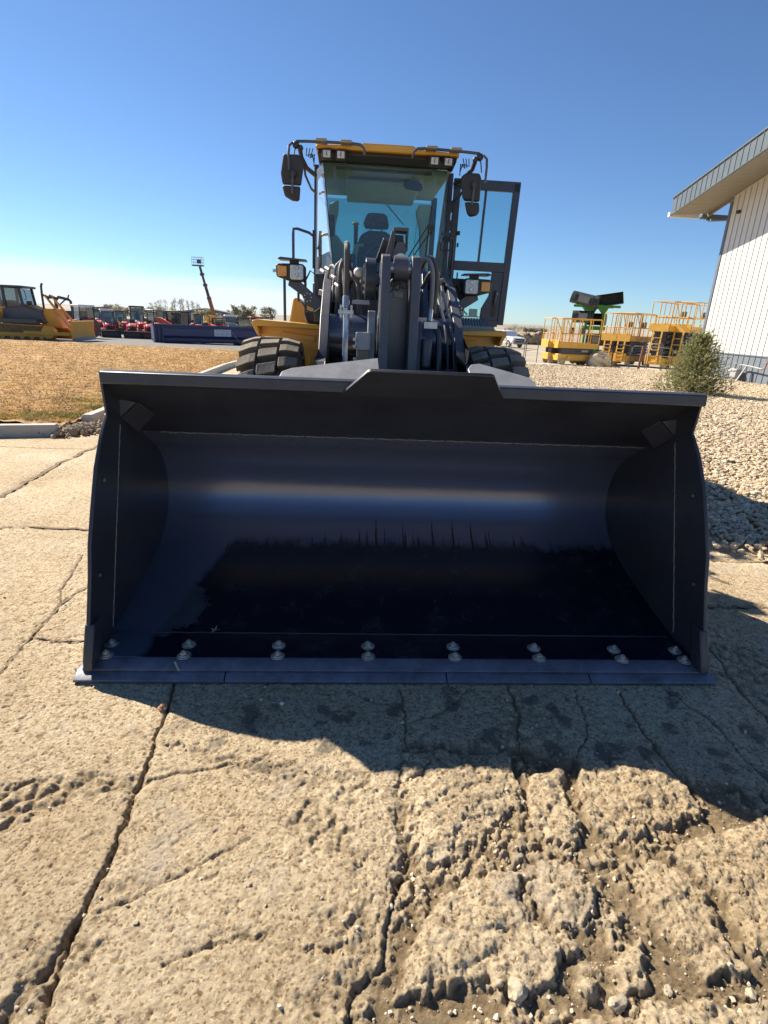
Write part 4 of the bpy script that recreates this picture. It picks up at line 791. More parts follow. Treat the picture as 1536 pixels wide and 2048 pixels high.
# roof rails carrying the mirrors
def rail(pts, r=.013, m=CH2, nm='roof_rail', par=None): return MB().tube(pts, r, 8).build(nm, m, par or CB)
CLAMP = mat('tan_rubber', (.34, .30, .24), .7)
for s in (-1, 1):
    f = lambda u: cx+s*u
    rail([(f(.90), 4.10, 3.190), (f(.80), 4.10, 3.195), (f(.62), 4.10, 3.200), (f(.36), 4.10, 3.203), (f(.28), 4.10, 3.197), (f(.245), 4.11, 3.170), (f(.235), 4.14, 3.125)], .0135)
    for u in (.66, .42): MB().bb(f(u)-.055, f(u)+.055, 4.06, 4.20, 3.200, 3.223).build('rail_clamp', CLAMP, CB, bev=.008)
    MB().ball((f(.905), 4.10, 3.160), .035, sc_=(1, 1, 1)).build('mirror_joint', BK, CB); MB().ball((f(.86), 4.10, 3.135), .028).build('mirror_joint', BK, CB)
    rail([(f(.87), 4.10, 3.145), (f(.86), 4.2, 3.080), (f(.82), 4.38, 3.03), (f(.74), 4.52, 3.0)], .022, BK, 'mirror_stay'); rail([(f(.84), 4.2, 3.060), (f(.83), 4.3, 2.95), (f(.78), 4.45, 2.86), (f(.735), 4.55, 2.84)], .012, CH, 'mirror_stay')
    rail([(f(.905), 4.10, 3.160), (f(.94), 4.08, 3.170), (f(.965), 4.05, 3.135), (f(.97), 4.04, 3.060), (f(.965), 4.035, 2.93)], .012, CH2, 'mirror_bracket')
    rail([(f(.89), 4.1, 3.145), (f(.915), 4.08, 3.110), (f(.925), 4.06, 3.020)], .006, BK, 'cable')
    for k in range(3): rail([(f(.80-.03*k), 4.12, 3.145), (f(.81-.02*k), 4.14, 3.085-.01*k), (f(.77-.02*k), 4.18, 3.110), (f(.74), 4.24, 3.080-.03*k)], .005, BK, 'cable')
def mirror(px0, px1, zt, zm, zb, sgn):
    w = px1-px0; n = 6
    up = [(px0+.02*(sgn<0), zt), (px0+w*.1, zt+.015), (px1-w*.25, zt+.015), (px1, zt-.02), (px1+.0, zt-.05), (px1-.03, zm+.01), (px0+.01, zm+.012), (px0-.005, zt-.15)]
    if sgn > 0: up = [(px0, zt-.02), (px0+w*.25, zt+.012), (px1-.02, zt+.012), (px1, zt-.03), (px1+.005, zm+.01), (px0+.05, zm+.012), (px0+.03, zt-.2)]
    lo = [(px0+.005, zm), (px1-.035, zm), (px1-.045, zb+.02), (px1-.06, zb), (px0+.10, zb+.005), (px0+.03, zb+.04)] if sgn < 0 else [(px0+.055, zm), (px1+.0, zm), (px1+.012, zb+.05), (px1-.01, zb+.015), (px0+.12, zb), (px0+.09, zb+.03)]
    MB().prism(up, 'y', 4.05, 4.11).build('mirror', BK, CB, bev=.016); MB().prism(lo, 'y', 4.05, 4.11).build('mirror', BK, CB, bev=.016)
mirror(-1.02, -.80, 3.055, 2.80, 2.67, -1); mirror(.755, .955, 3.00, 2.755, 2.625, 1)
for x in (-.905, .885):
    MB().cyl((x, 4.055, 2.90), (x, 4.02, 2.90), .04, .03, n=14).build('mirror_knuckle', BK, CB); MB().tube([(x, 4.03, 2.92), (x-.005, 4.03, 2.78), (x-.008, 4.04, 2.73)], .012, 8).build('mirror_arm', CH2, CB)
# inside: seat, wheel, console, mirror, wipers
MB().prism([(-.17, 2.64), (-.185, 2.70), (-.15, 2.79), (-.11, 2.81), (.06, 2.81), (.10, 2.78), (.125, 2.68), (.115, 2.64)], 'y', 5.28, 5.38).build('headrest', FAB, CB, bev=.025)
for x in (-.09, .04): MB().cyl((x, 5.34, 2.5), (x, 5.34, 2.66), .008, n=8).build('headrest_rod', BK, CB)
MB().prism([(-.26, 2.15), (-.27, 2.40), (-.22, 2.56), (-.12, 2.615), (.08, 2.615), (.18, 2.56), (.23, 2.40), (.22, 2.15)], 'y', 5.26, 5.40).build('seat_back', FAB, CB, bev=.04)
MB().prism([(-.17, 2.10), (-.18, 2.30), (-.10, 2.42), (.08, 2.42), (.17, 2.30), (.16, 2.10)], 'y', 5.2, 5.30).build('seat_cushion', mat('seat_blue', (.05,.08,.12), .8), CB, bev=.04)
for x in (-.30, -.27): MB().tube([(x, 5.1, 2.05), (x, 5.05, 2.3), (x+.02, 5.1, 2.42), (x+.08, 5.2, 2.44)], .018, 8).build('armrest', LIN, CB)
MB().bb(-.34, -.27, 5.0, 5.5, 2.0, 2.32).build('console', CH, CB, bev=.02); MB().ball((-.28, 5.3, 2.68), .028, sc_=(1.6,1,.7)).build('belt_anchor', YE, CB); MB().bb(-.30,-.25,5.28,5.36,2.3,2.66).build('belt_post', CH, CB)
MB().prism([(-.62, 2.0), (-.60, 2.62), (-.52, 2.62), (-.42, 2.50), (-.40, 2.0)], 'y', 5.80, 5.92).build('side_console', LIN, CB, bev=.04)
MB().bb(-.67, -.52, 5.0, 5.08, 2.50, 2.72).build('side_screen', BK, CB, bev=.02); MB().prism([(-.64, 2.05), (-.62, 2.95), (-.50, 3.0), (-.50, 2.85), (-.54, 2.7), (-.54, 2.05)], 'y', 5.70, 5.78).build('inner_pillar', LIN, CB, bev=.02)
MB().prism([(.60, 2.05), (.54, 2.7), (.48, 2.92), (.52, 3.0), (.68, 3.0), (.68, 2.05)], 'y', 5.70, 5.78).build('inner_pillar', LIN, CB, bev=.02)
sw = MB(); sw.tube(arc((.03, 2.2), .19, 0, 360, 28, lambda u, w: (u, 4.82-(w-2.2)*.7, w)), .014, 8); sw.bar((.03, 4.82, 2.2), (.03, 4.55, 1.95), .06, .06); sw.bar((-.15, 4.82, 2.2), (.21, 4.82, 2.2), .02, .03); sw.build('steering_wheel', BK, CB)
MB().bb(-.46, .53, 4.42, 4.60, 1.95, 2.10).build('dashboard', BK, CB, bev=.02)
MB().prism([(.22, 2.985), (.23, 3.03), (.42, 3.01), (.44, 2.97), (.42, 2.935), (.26, 2.95)], 'y', 4.62, 4.66).build('rear_view_mirror', BK, CB, bev=.01); MB().bar((.32, 4.64, 3.02), (.34, 4.64, 3.09), .012, .012).build('mirror_stem', BK, CB)
MB().bar((.48, 4.262, 2.56), (.20, 4.25, 2.10), .012, .012).build('wiper', BK, CB); MB().bar((.53, 4.255, 2.53), (.22, 4.24, 2.08), .012, .012).build('wiper', BK, CB); MB().bar((.505, 4.30, 2.74), (.47, 4.27, 2.25), .014, .012).build('wiper', BK, CB); MB().bb(.47, .54, 4.245, 4.27, 2.52, 2.56).build('wiper_joint', BK, CB)
MB().bar((.10, 5.99, 3.05), (.36, 5.99, 2.80), .014, .012).build('wiper', BK, CB)
MB().bar((.545, 5.99, 3.02), (.50, 5.99, 2.3), .006, .006).build('heating_wire', BK, CB)
MB().bb(-.50, .5, 4.42, 4.44, 3.045, 3.075).build('sun_blind', CH, CB)
# open door, swung right out on its front hinges
DR = bpy.data.objects.new('door', None); col.objects.link(DR); DR.parent = LD; yd = 4.70
def drx(x, z): return x+.03*(z-1.58)/1.48-.015
def dbar(p, q, w, nm='door_frame'): MB().bar((drx(*p), yd, p[1]), (drx(*q), yd, q[1]), w, .05, up=(0,1,0)).build(nm, CH, DR, bev=.005)
X0, X1 = .79, 1.475
dbar((X0+.04, 1.60), (X0+.02, 3.08), .075); dbar((X1, 1.60), (X1, 3.08), .075); dbar((X0-.02, 3.045), (X1+.037, 3.045), .10); dbar((X0, 2.225), (X1-.035, 2.225), .10, 'door_rail'); dbar((X0, 1.615), (X1-.035, 1.615), .075, 'door_rail')
dbar((1.135, 2.27), (1.135, 3.0), .022, 'window_divider')
quad('door_window', [(X0+.05, yd-.01, 2.27), (1.12, yd-.01, 2.27), (1.14, yd-.01, 3.0), (X0+.07, yd-.01, 3.0)], .006, GLD, DR)
quad('door_window', [(1.145, yd+.005, 2.27), (X1-.03, yd+.005, 2.27), (X1-.02, yd+.005, 3.0), (1.165, yd+.005, 3.0)], .006, GLD, DR)
quad('door_window', [(X0+.04, yd, 1.65), (1.22, yd, 1.65), (1.23, yd, 1.78), (1.31, yd, 1.93), (1.32, yd, 2.18), (X0+.05, yd, 2.18)], .006, GLD, DR)
MB().prism([(1.21, 1.645), (1.22, 1.78), (1.295, 1.92), (1.305, 2.178), (1.445, 2.178), (1.435, 1.645)], 'y', yd-.015, yd+.03).build('door_panel', CH, DR, bev=.004)
MB().prism([(1.335, 1.70), (1.34, 1.97), (1.365, 1.985), (1.39, 1.97), (1.385, 1.70), (1.36, 1.685)], 'y', yd-.022, yd-.016).build('handle_recess', BK, DR); MB().bar((1.365, yd-.035, 1.82), (1.375, yd-.04, 1.97), .022, .02).build('handle', CH2, DR, bev=.004)
MB().bb(1.38, 1.395, yd-.03, yd-.02, 1.935, 1.95).build('handle_screw', ST, DR)
for z in (2.80, 2.62, 2.50): MB().bb(.735, .775, yd-.09, yd-.04, z-.05, z+.05).build('hinge', BK, DR, bev=.004)
for z, r_ in ((2.55, .03), (2.43, .018)): MB().cyl((.87, yd-.06, z-.02), (.87, yd-.06, z+.02), r_*.6, n=10).build('door_stop', BK, DR)
MB().bar((.90, yd-.02, 2.15), (.90, yd-.02, 2.07), .014, .014).build('hook', CH, DR); MB().bar((.895, yd-.02, 2.07), (1.28, yd-.02, 2.05), .014, .014).build('hook', CH, DR)
MB().bar((.93, yd+.1, 1.83), (1.08, yd+.1, 1.70), .015, .02).build('gas_strut', CH2, DR); MB().bb(.92, 1.22, yd+.09, yd+.11, 1.675, 1.69).build('inner_rail', CH2, DR)
for x in (.94, 1.10): MB().bb(x, x+.1, yd+.1, yd+.12, 1.69, 1.77).build('step_guard', LG, DR)
# grab rails on the right post
rail([(.655, 4.5, 2.02), (.66, 4.46, 2.40), (.69, 4.45, 2.47), (.74, 4.45, 2.47)], .012, CH, 'grab_rail', LD)
rail([(.80, 4.55, 1.9), (.80, 4.5, 2.42), (.785, 4.48, 2.47), (.74, 4.45, 2.47)], .012, CH, 'grab_rail', LD)
for z in (2.36, 2.10, 2.02): MB().bar((.73, 4.56, z), (.79, 4.56, z), .02, .02).build('rail_stay', CH, LD)
# left side grab rails
rail([(-.945, 4.42, 2.10), (-.945, 4.42, 2.42), (-.94, 4.42, 2.47), (-.90, 4.44, 2.475), (-.78, 4.5, 2.45), (-.735, 4.52, 2.42), (-.725, 4.55, 2.3)], .015, CH, 'grab_rail', LD)
MB().bb(-.745, -.715, 4.5, 4.53, 2.10, 2.48).build('grab_plate', BK, LD)
rail([(-1.03, 4.3, 2.0), (-1.03, 4.3, 1.54)], .015, CH, 'grab_rail', LD); rail([(-.90, 4.5, 2.0), (-.90, 4.5, 1.75)], .014, CH, 'grab_rail', LD); rail([(-.80, 4.2, 1.95), (-.80, 4.2, 1.62), (-.78, 4.2, 1.55), (-.74, 4.25, 1.52)], .015, CH, 'grab_rail', LD)

# --- head lamps on their brackets
for s in (-1, 1):
    f = (lambda u: -.91+u) if s < 0 else (lambda u: .965-u)
    z0 = 2.015 if s < 0 else 1.965
    hp = [(f(-.155), z0+.05), (f(-.13), z0+.068), (f(.11), z0+.072), (f(.14), z0+.045), (f(.14), z0-.07), (f(.11), z0-.095), (f(-.03), z0-.09), (f(-.15), z0-.055)]
    MB().prism(hp, 'y', 3.86, 3.96).build('headlamp_housing', BK, LD, bev=.012)
    MB().prism([(f(-.012), z0+.058), (f(.105), z0+.060), (f(.12), z0+.045), (f(.12), z0-.065), (f(.105), z0-.078), (f(.0), z0-.076), (f(-.014), z0-.062)], 'y', 3.842, 3.862).build('headlamp', WLE, LD, bev=.008)
    for k, z in ((0, .03), (1, -.035)): MB().cyl((f(.055), 3.845, z0+z), (f(.055), 3.835, z0+z), .024, .018, n=14).build('headlamp_bulb', ST, LD)
    MB().bb(f(-.045), f(-.135), 3.845, 3.87, z0-.05, z0+.045).build('indicator', AMB, LD, bev=.006)
    MB().prism([(f(-.13), z0+.108), (f(-.10), z0+.122), (f(.15), z0+.108), (f(.15), z0+.096), (f(-.12), z0+.098)], 'y', 3.80, 3.98).build('lamp_visor', CH, LD, bev=.003)
    MB().bb(f(-.02), f(.07), 3.88, 3.93, z0+.07, z0+.10).build('visor_foot', BK, LD)
    br = [(f(-.03), z0-.09), (f(.09), z0-.095), (f(.27), z0-.24), (f(.30), z0-.30), (f(.24), z0-.35), (f(.14), z0-.31), (f(.10), z0-.22), (f(-.04), z0-.13)]
    MB().prism(br, 'y', 3.90, 3.93).build('lamp_bracket', CH2, LD, bev=.004)
    for k in range(7): a = k*.9; MB().cyl((f(.16+.035*math.cos(a)), 3.898, z0-.235+.04*math.sin(a)), (f(.16+.035*math.cos(a)), 3.888, z0-.235+.04*math.sin(a)), .007, n=6).build('bolt', ST, LD)
    rail([(f(.12), 3.95, z0-.1), (f(.18), 3.95, z0+.02), (f(.24), 3.98, z0-.02), (f(.26), 4.0, z0-.15)], .009, HO, 'cable', LD); rail([(f(.10), 3.95, z0-.28), (f(.14), 3.93, z0-.36), (f(.22), 3.95, z0-.38), (f(.28), 4.0, z0-.33)], .008, HO, 'cable', LD)
MB().bb(-1.10, -1.06, 3.9, 3.93, 2.0, 2.03).build('lamp_stub', ST, LD)

# --- fenders, side boxes, steps
def fender(s):
    f = (lambda u: -u) if s < 0 else (lambda u: u+.03)
    top = MB(); top.prism([(f(.63), 1.47), (f(.63), 1.515), (f(1.28), 1.545), (f(1.335), 1.535), (f(1.34), 1.50), (f(1.30), 1.42), (f(1.275), 1.38), (f(1.26), 1.40), (f(1.28), 1.48)], 'y', 3.98, 4.55); top.build('fender', YE, LD, bev=.01)
    MB().prism([(f(.63), .75), (f(.63), 1.468), (f(1.278), 1.478), (f(1.255), 1.30), (f(1.22), .95), (f(1.1), .75)], 'y', 4.16, 4.20).build('fender_panel', YE, LD, bev=.006)
    MB().prism([(f(.69), 1.34), (f(.69), 1.40), (f(1.05), 1.43), (f(1.09), 1.37)], 'y', 4.145, 4.158).build('fender_rib', YE, LD, bev=.008)
    MB().prism([(f(.64), .80), (f(.64), 1.24), (f(.86), 1.27), (f(.86), .80)], 'y', 4.135, 4.158).build('fender_rib', YE, LD, bev=.01)
    MB().bb(f(.70), f(.76), 4.12, 4.134, 1.10, 1.19).build('fender_patch', YE, LD, bev=.006); MB().bb(f(.63), f(1.2), 4.2, 5.6, .7, 1.0).build('step_box', CH, LD, bev=.02)
fender(-1); fender(1)
MB().prism([(-1.05, 1.52), (-1.00, 1.80), (-.93, 1.80), (-.88, 1.74), (-.75, 1.72), (-.72, 1.52)], 'y', 4.9, 5.4).build('air_box', YE, LD, bev=.02)
MB().bb(-.80, -.62, 4.25, 4.5, 1.50, 1.66).build('battery_box', BK, LD, bev=.02)
MB().bb(-.70, -.60, 4.1, 4.4, 1.55, 2.02).build('side_box', CH, LD, bev=.01); MB().bb(.66, .80, 4.1, 4.4, 1.6, 2.0).build('side_box', CH, LD, bev=.01)
MB().prism([(.74, 2.04), (.90, 2.04), (.90, 1.80), (.87, 1.79), (.80, 1.86), (.76, 1.8)], 'y', 4.02, 4.05).build('air_intake', BK, LD, bev=.01)
for k in range(14):  # aluminium tread of the access step
    x = .80+k*.033; MB().bar((x, 4.28, 1.575), (x+.035, 4.62, 1.66), .022, .012).build('tread_slat', LG, LD)
MB().bb(.78, 1.29, 4.25, 4.28, 1.545, 1.58).build('step_edge', LG, LD, bev=.003)
MB().bb(.78, 1.30, 4.25, 4.66, 1.53, 1.555).build('step_plate', LG, LD)

# --- wheels
def wheel(name, xc, yc, full):
    w = bpy.data.objects.new(name, None); col.objects.link(w); w.parent = LD; w.location = (xc, yc, .70)
    hw = .262; Rr = .648
    MB().lathe([(-hw+.06, .36), (-hw+.01, .42), (-hw-.0, .52), (-hw+.02, .585), (-hw+.06, .628), (-hw*.4, Rr-.004), (0, Rr), (hw*.4, Rr-.004), (hw-.06, .628), (hw-.02, .585), (hw, .52), (hw-.01, .42), (hw-.06, .36)], 56).build('tyre', RBG if full else RB, w)
    MB().lathe([(-hw+.07, .37), (-hw+.09, .34), (-.12, .31), (-.10, .12), (-.10, .001), (.10, .001), (.10, .12), (.12, .31), (hw-.09, .34), (hw-.07, .37)], 40).build('rim', YE, w)
    nrow = 22 if full else 18
    rows = []
    def block(x0, x1, skew, dz=0):
        """one tread block bent over the crown; front/back edges skewed"""
        mb = MB(); nseg = 3; A = math.pi*2/nrow*.66
        def P(x, a, r): return (x, r*math.sin(a), r*math.cos(a))
        def rad(x): u = abs(x)/hw; return Rr+.052-.035*max(0, u-.55)/.45
        xs_ = [x0+(x1-x0)*i/nseg for i in range(nseg+1)]; vs = []
        for x in xs_:
            sk = skew*x/hw
            for a, r in ((-A/2+sk+.012, rad(x)), (A/2+sk-.012, rad(x)), (A/2+sk, Rr-.03-.05*max(0, abs(x)/hw-.6)), (-A/2+sk, Rr-.03-.05*max(0, abs(x)/hw-.6))): vs.append(P(x, a, r))
        fs = [(0,1,2,3), tuple(nseg*4+i for i in (3,2,1,0))]
        for i in range(nseg):
            for j in range(4): fs.append((i*4+j, i*4+(j+1)%4, (i+1)*4+(j+1)%4, (i+1)*4+j))
        mb.add(vs, fs); return mb.mesh('tread_block', RB)
    ms = [(block(-hw-.004, -.100, .10), 0), (block(-.082, .082, .10), 0), (block(.100, hw+.004, .10), 0)]
    if full:
        for me, _ in ms:
            b = bmesh.new(); b.from_mesh(me); bmesh.ops.recalc_face_normals(b, faces=b.faces); bmesh.ops.bevel(b, geom=list(b.edges), offset=.006, segments=1, affect='EDGES', clamp_overlap=True) ; b.to_mesh(me); b.free()
        for k in range(nrow):
            for j, (me, _) in enumerate(ms):
                a = 2*math.pi*k/nrow+(.07, 0, -.07)[j]
                link('tread_block', me, w, (0,0,0), (a, 0, 0))
    return w
wheel('front_wheel', -1.04, 3.38, True); wheel('front_wheel', 1.07, 3.38, True)
for x in (-1.06, 1.12): wheel('rear_wheel', x, 6.55, False)
MB().cyl((-1.0, 3.38, .75), (1.05, 3.38, .75), .16, n=20).build('axle', CH, LD); MB().cyl((-1.0, 6.55, .75), (1.05, 6.55, .75), .16, n=20).build('axle', CH, LD)
MB().prism([(6.02, .8), (6.02, 2.05), (7.6, 1.95), (7.9, 1.7), (7.9, .8)], 'x', -.62, .68).build('engine_hood', YE, LD, bev=.04)
MB().bb(-.9, .96, 7.4, 8.0, .6, 1.25).build('counterweight', CH, LD, bev=.05); MB().bb(-.45, .5, 4.2, 7.4, .55, 1.15).build('rear_frame', CH, LD)
# dry leaf and chip lying in the bucket
LF = mat('dry_leaf', (.55, .48, .28), .8, var=.3, vs=80)
fl = LD.location
def ll(x, y, z): v = Matrix.Rotation(LD.rotation_euler.z, 4, 'Z') @ Vector((x, y, z)); return v+Vector(LD.location)
lf = MB(); p = ll(-.95, .315, .079)
for a, l_ in ((.3, .03), (1.5, .035), (2.6, .022), (4.4, .028), (5.3, .02)): lf.add([p, p+Vector((math.cos(a-.2)*l_*.6, math.sin(a-.2)*l_*.6, .006)), p+Vector((math.cos(a)*l_, math.sin(a)*l_, .010)), p+Vector((math.cos(a+.25)*l_*.6, math.sin(a+.25)*l_*.6, .004))], [(0,1,2,3)])
o = lf.build('dry_leaf', LF, fix=False); tag(o, 'shrivelled tan leaf lying on the floor of the bucket near its left end', 'leaf')
p = ll(-1.075, .07, .064); q = ll(-1.045, .03, .045)
o = MB().bar(p, q, .008, .003).build('dried_stalk', LF); tag(o, 'pale bit of straw on the steel edge below the left bolts', 'straw')
# ---------------------------------------------------------------- metal building on the right
CRM = mat('cream_siding', (.70, .70, .65), .45, var=.04, vs=2, dust=0); GSD = mat('slate_siding', (.17, .20, .23), .45, var=.08, vs=2); GTR = mat('slate_trim', (.13, .155, .185), .45, var=.08)
FAS = mat('fascia_metal', (.11, .135, .148), .4, var=.06); SOF = mat('soffit_tan', (.25, .23, .19), .6, var=.08, vs=4); RIBM = mat('siding_rib_shade', (.30, .28, .23), .6)
BD = thing('metal_building', 'cream metal building with slate wainscot and deep ribbed eave at the right edge', 'building', (12.874, 24.091, 0), math.atan2(-.9976, .0697))
ztop = lambda s: 6.30+.226*(s+1.83); zb = lambda s: 6.22+.208*(s+1.55)
PW = .305
for i in range(38):
    a, b = i*PW, (i+1)*PW-.010
    MB().prism([(a, 1.0), (b, 1.0), (b, ztop(b)-.02), (a, ztop(a)-.02)], 'y', 0, .03).build('wall_panel', CRM, BD)
    MB().bb(b-.002, a+PW+.002, -.018, .012, 1.0, ztop(a)-.02).build('panel_rib', CRM if i % 1 else RIBM, BD)  # shaded side of each cream rib put in as a darker colour
    MB().bb(a, b, 0, .03, .05, .955).build('wainscot_panel', GSD, BD); MB().bb(b-.002, a+PW+.002, -.018, .012, .05, .955).build('panel_rib', GTR, BD)
MB().bb(-.02, 38*PW, -.03, .03, .958, .998).build('wainscot_cap', GTR, BD); MB().bb(-.05, 38*PW, -.02, .05, -.1, .048).build('base_flashing', CPALE, BD)
MB().bb(-.14, -.002, -.035, .10, .05, 6.52).build('corner_trim', GTR, BD)
MB().prism([(0, 0), (11.6, 0), (11.6, 9.2), (0, 6.6)], 'y', .032, .3).build('gable_wall', GTR, BD)
MB().bb(-.1, 0.0, .32, 18, 0, 6.5).build('back_wall', CRM, BD)
MB().prism([(-1.62, 6.20), (-1.62, 6.34), (0, 6.74), (0, 6.60)], 'y', .0, .04).build('frieze_board', SOF, BD)
MB().bb(-1.85, -1.62, -.2, 18, 6.16, 6.34).build('gutter', GTR, BD, bev=.02)
# soffit under the rake, as separate tan boards
for k in range(44):
    a = -1.58+k*.305; b = a+.297
    MB().add([(a,-1.53,zb(a)+.02),(b,-1.53,zb(b)+.02),(b,-.001,ztop(b)-.02),(a,-.001,ztop(a)-.02),(a,-1.53,zb(a)+.04),(b,-1.53,zb(b)+.04),(b,-.001,ztop(b)),(a,-.001,ztop(a))], [(0,1,2,3),(7,6,5,4),(0,4,5,1),(1,5,6,2),(2,6,7,3),(3,7,4,0)]).build('soffit_board', SOF, BD)
    f0, f1 = zb(a), zb(b)
    MB().prism([(a, f0), (b-.005, f1), (b-.005, f1+.60), (a, f0+.60)], 'y', -1.56, -1.535).build('fascia_panel', FAS, BD)
    MB().prism([(b-.012, f1+.02), (b+.012, f1+.02), (b+.012, f1+.60), (b-.012, f1+.60)], 'y', -1.578, -1.561).build('fascia_rib', GTR, BD)
L_ = 44*.305-1.58
MB().prism([(-1.62, zb(-1.62)+.60), (L_, zb(L_)+.60), (L_, zb(L_)+.66), (-1.62, zb(-1.62)+.66)], 'y', -1.60, -1.50).build('roof_edge', FAS, BD)
MB().prism([(-1.62, zb(-1.62)-.03), (L_, zb(L_)-.03), (L_, zb(L_)-.003), (-1.62, zb(-1.62)-.003)], 'y', -1.585, -1.50).build('drip_edge', FAS, BD)
MB().prism([(-1.8, 6.80), (L_, zb(L_)+.55), (L_, zb(L_)+.62), (-1.8, 6.87)], 'y', -1.49, 18).build('roof', FAS, BD)
MB().bb(-1.85, -1.66, -1.56, -.3, 6.16, 6.34).build('gutter_end', mat('white_gutter', (.6,.6,.58), .5), BD, bev=.02)
MB().tube([(-1.72, .1, 6.16), (-1.5, .1, 6.08), (-.22, .12, 5.92), (-.20, .12, 5.80), (-.20, .12, .2)], .05, 6).build('downspout', GTR, BD)
MB().bb(.45, .6, -.12, -.02, 6.0, 6.12).build('wall_camera', BK, BD, bev=.02)
# gas meter beside the wall
mm_ = G(1494, 766)
GM = thing('gas_meter', 'grey gas meter set with bent pipe against the slate wainscot', 'gas meter', (12.75, 21.3, 0), math.atan2(-.9976, .0697))
GY_ = mat('meter_grey', (.36, .37, .36), .5, var=.1); 
MB().bb(-.15, .18, .0, .22, .16, .48).build('meter_body', GY_, GM, bev=.03); MB().bb(-.10, .13, -.02, 0, .38, .46).build('meter_dial', LG, GM, bev=.01)
MB().tube([(-.10, .1, .48), (-.10, .1, .66), (.0, .1, .68)], .022, 8).build('pipe', GY_, GM); MB().tube([(.12, .1, .48), (.16, .1, .62), (.30, .1, .64), (.75, .1, .62), (1.3, .1, .58), (1.45, .1, .62), (1.5, .1, .80), (1.52, .1, .96), (1.62, .1, 1.0), (1.7, .12, .94), (1.72, .2, .7)], .024, 8).build('pipe', GY_, GM)
MB().cyl((-.42, .1, .50), (-.42, .1, .44), .12, n=16).build('regulator', LG, GM); MB().cyl((-.2, .05, .44), (-.2, .1, .38), .10, n=16).build('regulator', LG, GM); MB().tube([(-.45, .1, .05), (-.45, .1, .38), (-.2, .1, .42)], .02, 8).build('pipe', GY_, GM)
MB().bar((.42, -.12, .0), (.50, .12, .60), .10, .03).build('meter_stand', GY_, GM); MB().tube([(1.3,.1,.57),(1.47,.1,.62),(1.5,.1,.80)], .0265, 8).build('red_coupling', mat('faded_red', (.35,.10,.08), .6), GM)

# ---------------------------------------------------------------- evergreen shrub
rs2 = np.random.RandomState(12)
def needles(n, cen, dirs, ln, w, name, m, par):
    """tufts of flat needles: three per tuft"""
    d = dirs/np.linalg.norm(dirs, axis=1)[:, None]; co = []; k = 5
    for j in range(k):
        dd = d+.55*rs2.randn(n, 3); dd /= np.linalg.norm(dd, axis=1)[:, None]; s = np.cross(dd, rs2.randn(n, 3)); s /= np.linalg.norm(s, axis=1)[:, None]; l = ln*(.6+.6*rs2.rand(n))[:, None]
        co.append(np.stack([cen-s*w, cen+s*w, cen+dd*l], 1))
    co = np.concatenate(co).reshape(-1, 3); return trimesh(name, co, np.arange(len(co)).reshape(-1, 3), m, par)
PN = leafy('pine_needles', (.20, .21, .09), .4, 9, (.42, .42, .21), .55); BRK = mat('bark', (.10, .075, .05), .9, var=.3, vs=20)
sp_ = G(1381, 790); SH = thing('pine_shrub', 'bushy green pine standing in the gravel in front of the building corner', 'pine tree', (sp_.x, sp_.y, .02))
MB().tube([(0, 0, -.05), (.02, 0, .5), (0, .03, 1.0), (-.02, .02, 1.5)], .045, 8, .012).build('trunk', BRK, SH)
bb_ = MB(); cen = []; dr_ = []
for i in range(150):
    z = .06+1.42*(i/150)**1.05; a = i*2.4+rs2.rand()*.5; L0 = (.90*(1-(z/1.66)**1.05)+.10)*(.72+.42*rs2.rand())
    if z > 1.1: L0 *= .8
    p0 = Vector((0, 0, z)); dv = Vector((math.cos(a), math.sin(a), -.08+.75*z/1.5)).normalized(); p1 = p0+dv*L0*.5; p2 = p0+dv*L0+Vector((0, 0, .06)); bb_.tube([p0, p1, p2], .010, 4, .003)
    for k in range(int(10+26*L0)):
        t = .28+.75*rs2.rand(); q = p0+(p2-p0)*t; q = q+Vector(rs2.randn(3)*.055*(.5+t)); q.z = max(q.z, .02); d2 = dv*.8+Vector(rs2.randn(3)*.5)+Vector((0, 0, .5)); tip = q+d2.normalized()*.07
        for j in range(7): u = j/7; cen.append(q+(tip-q)*u); dr_.append(d2)
bb_.build('branches', BRK, SH); needles(len(cen), np.array(cen), np.array(dr_), .042, .0042, 'crown', PN, SH)

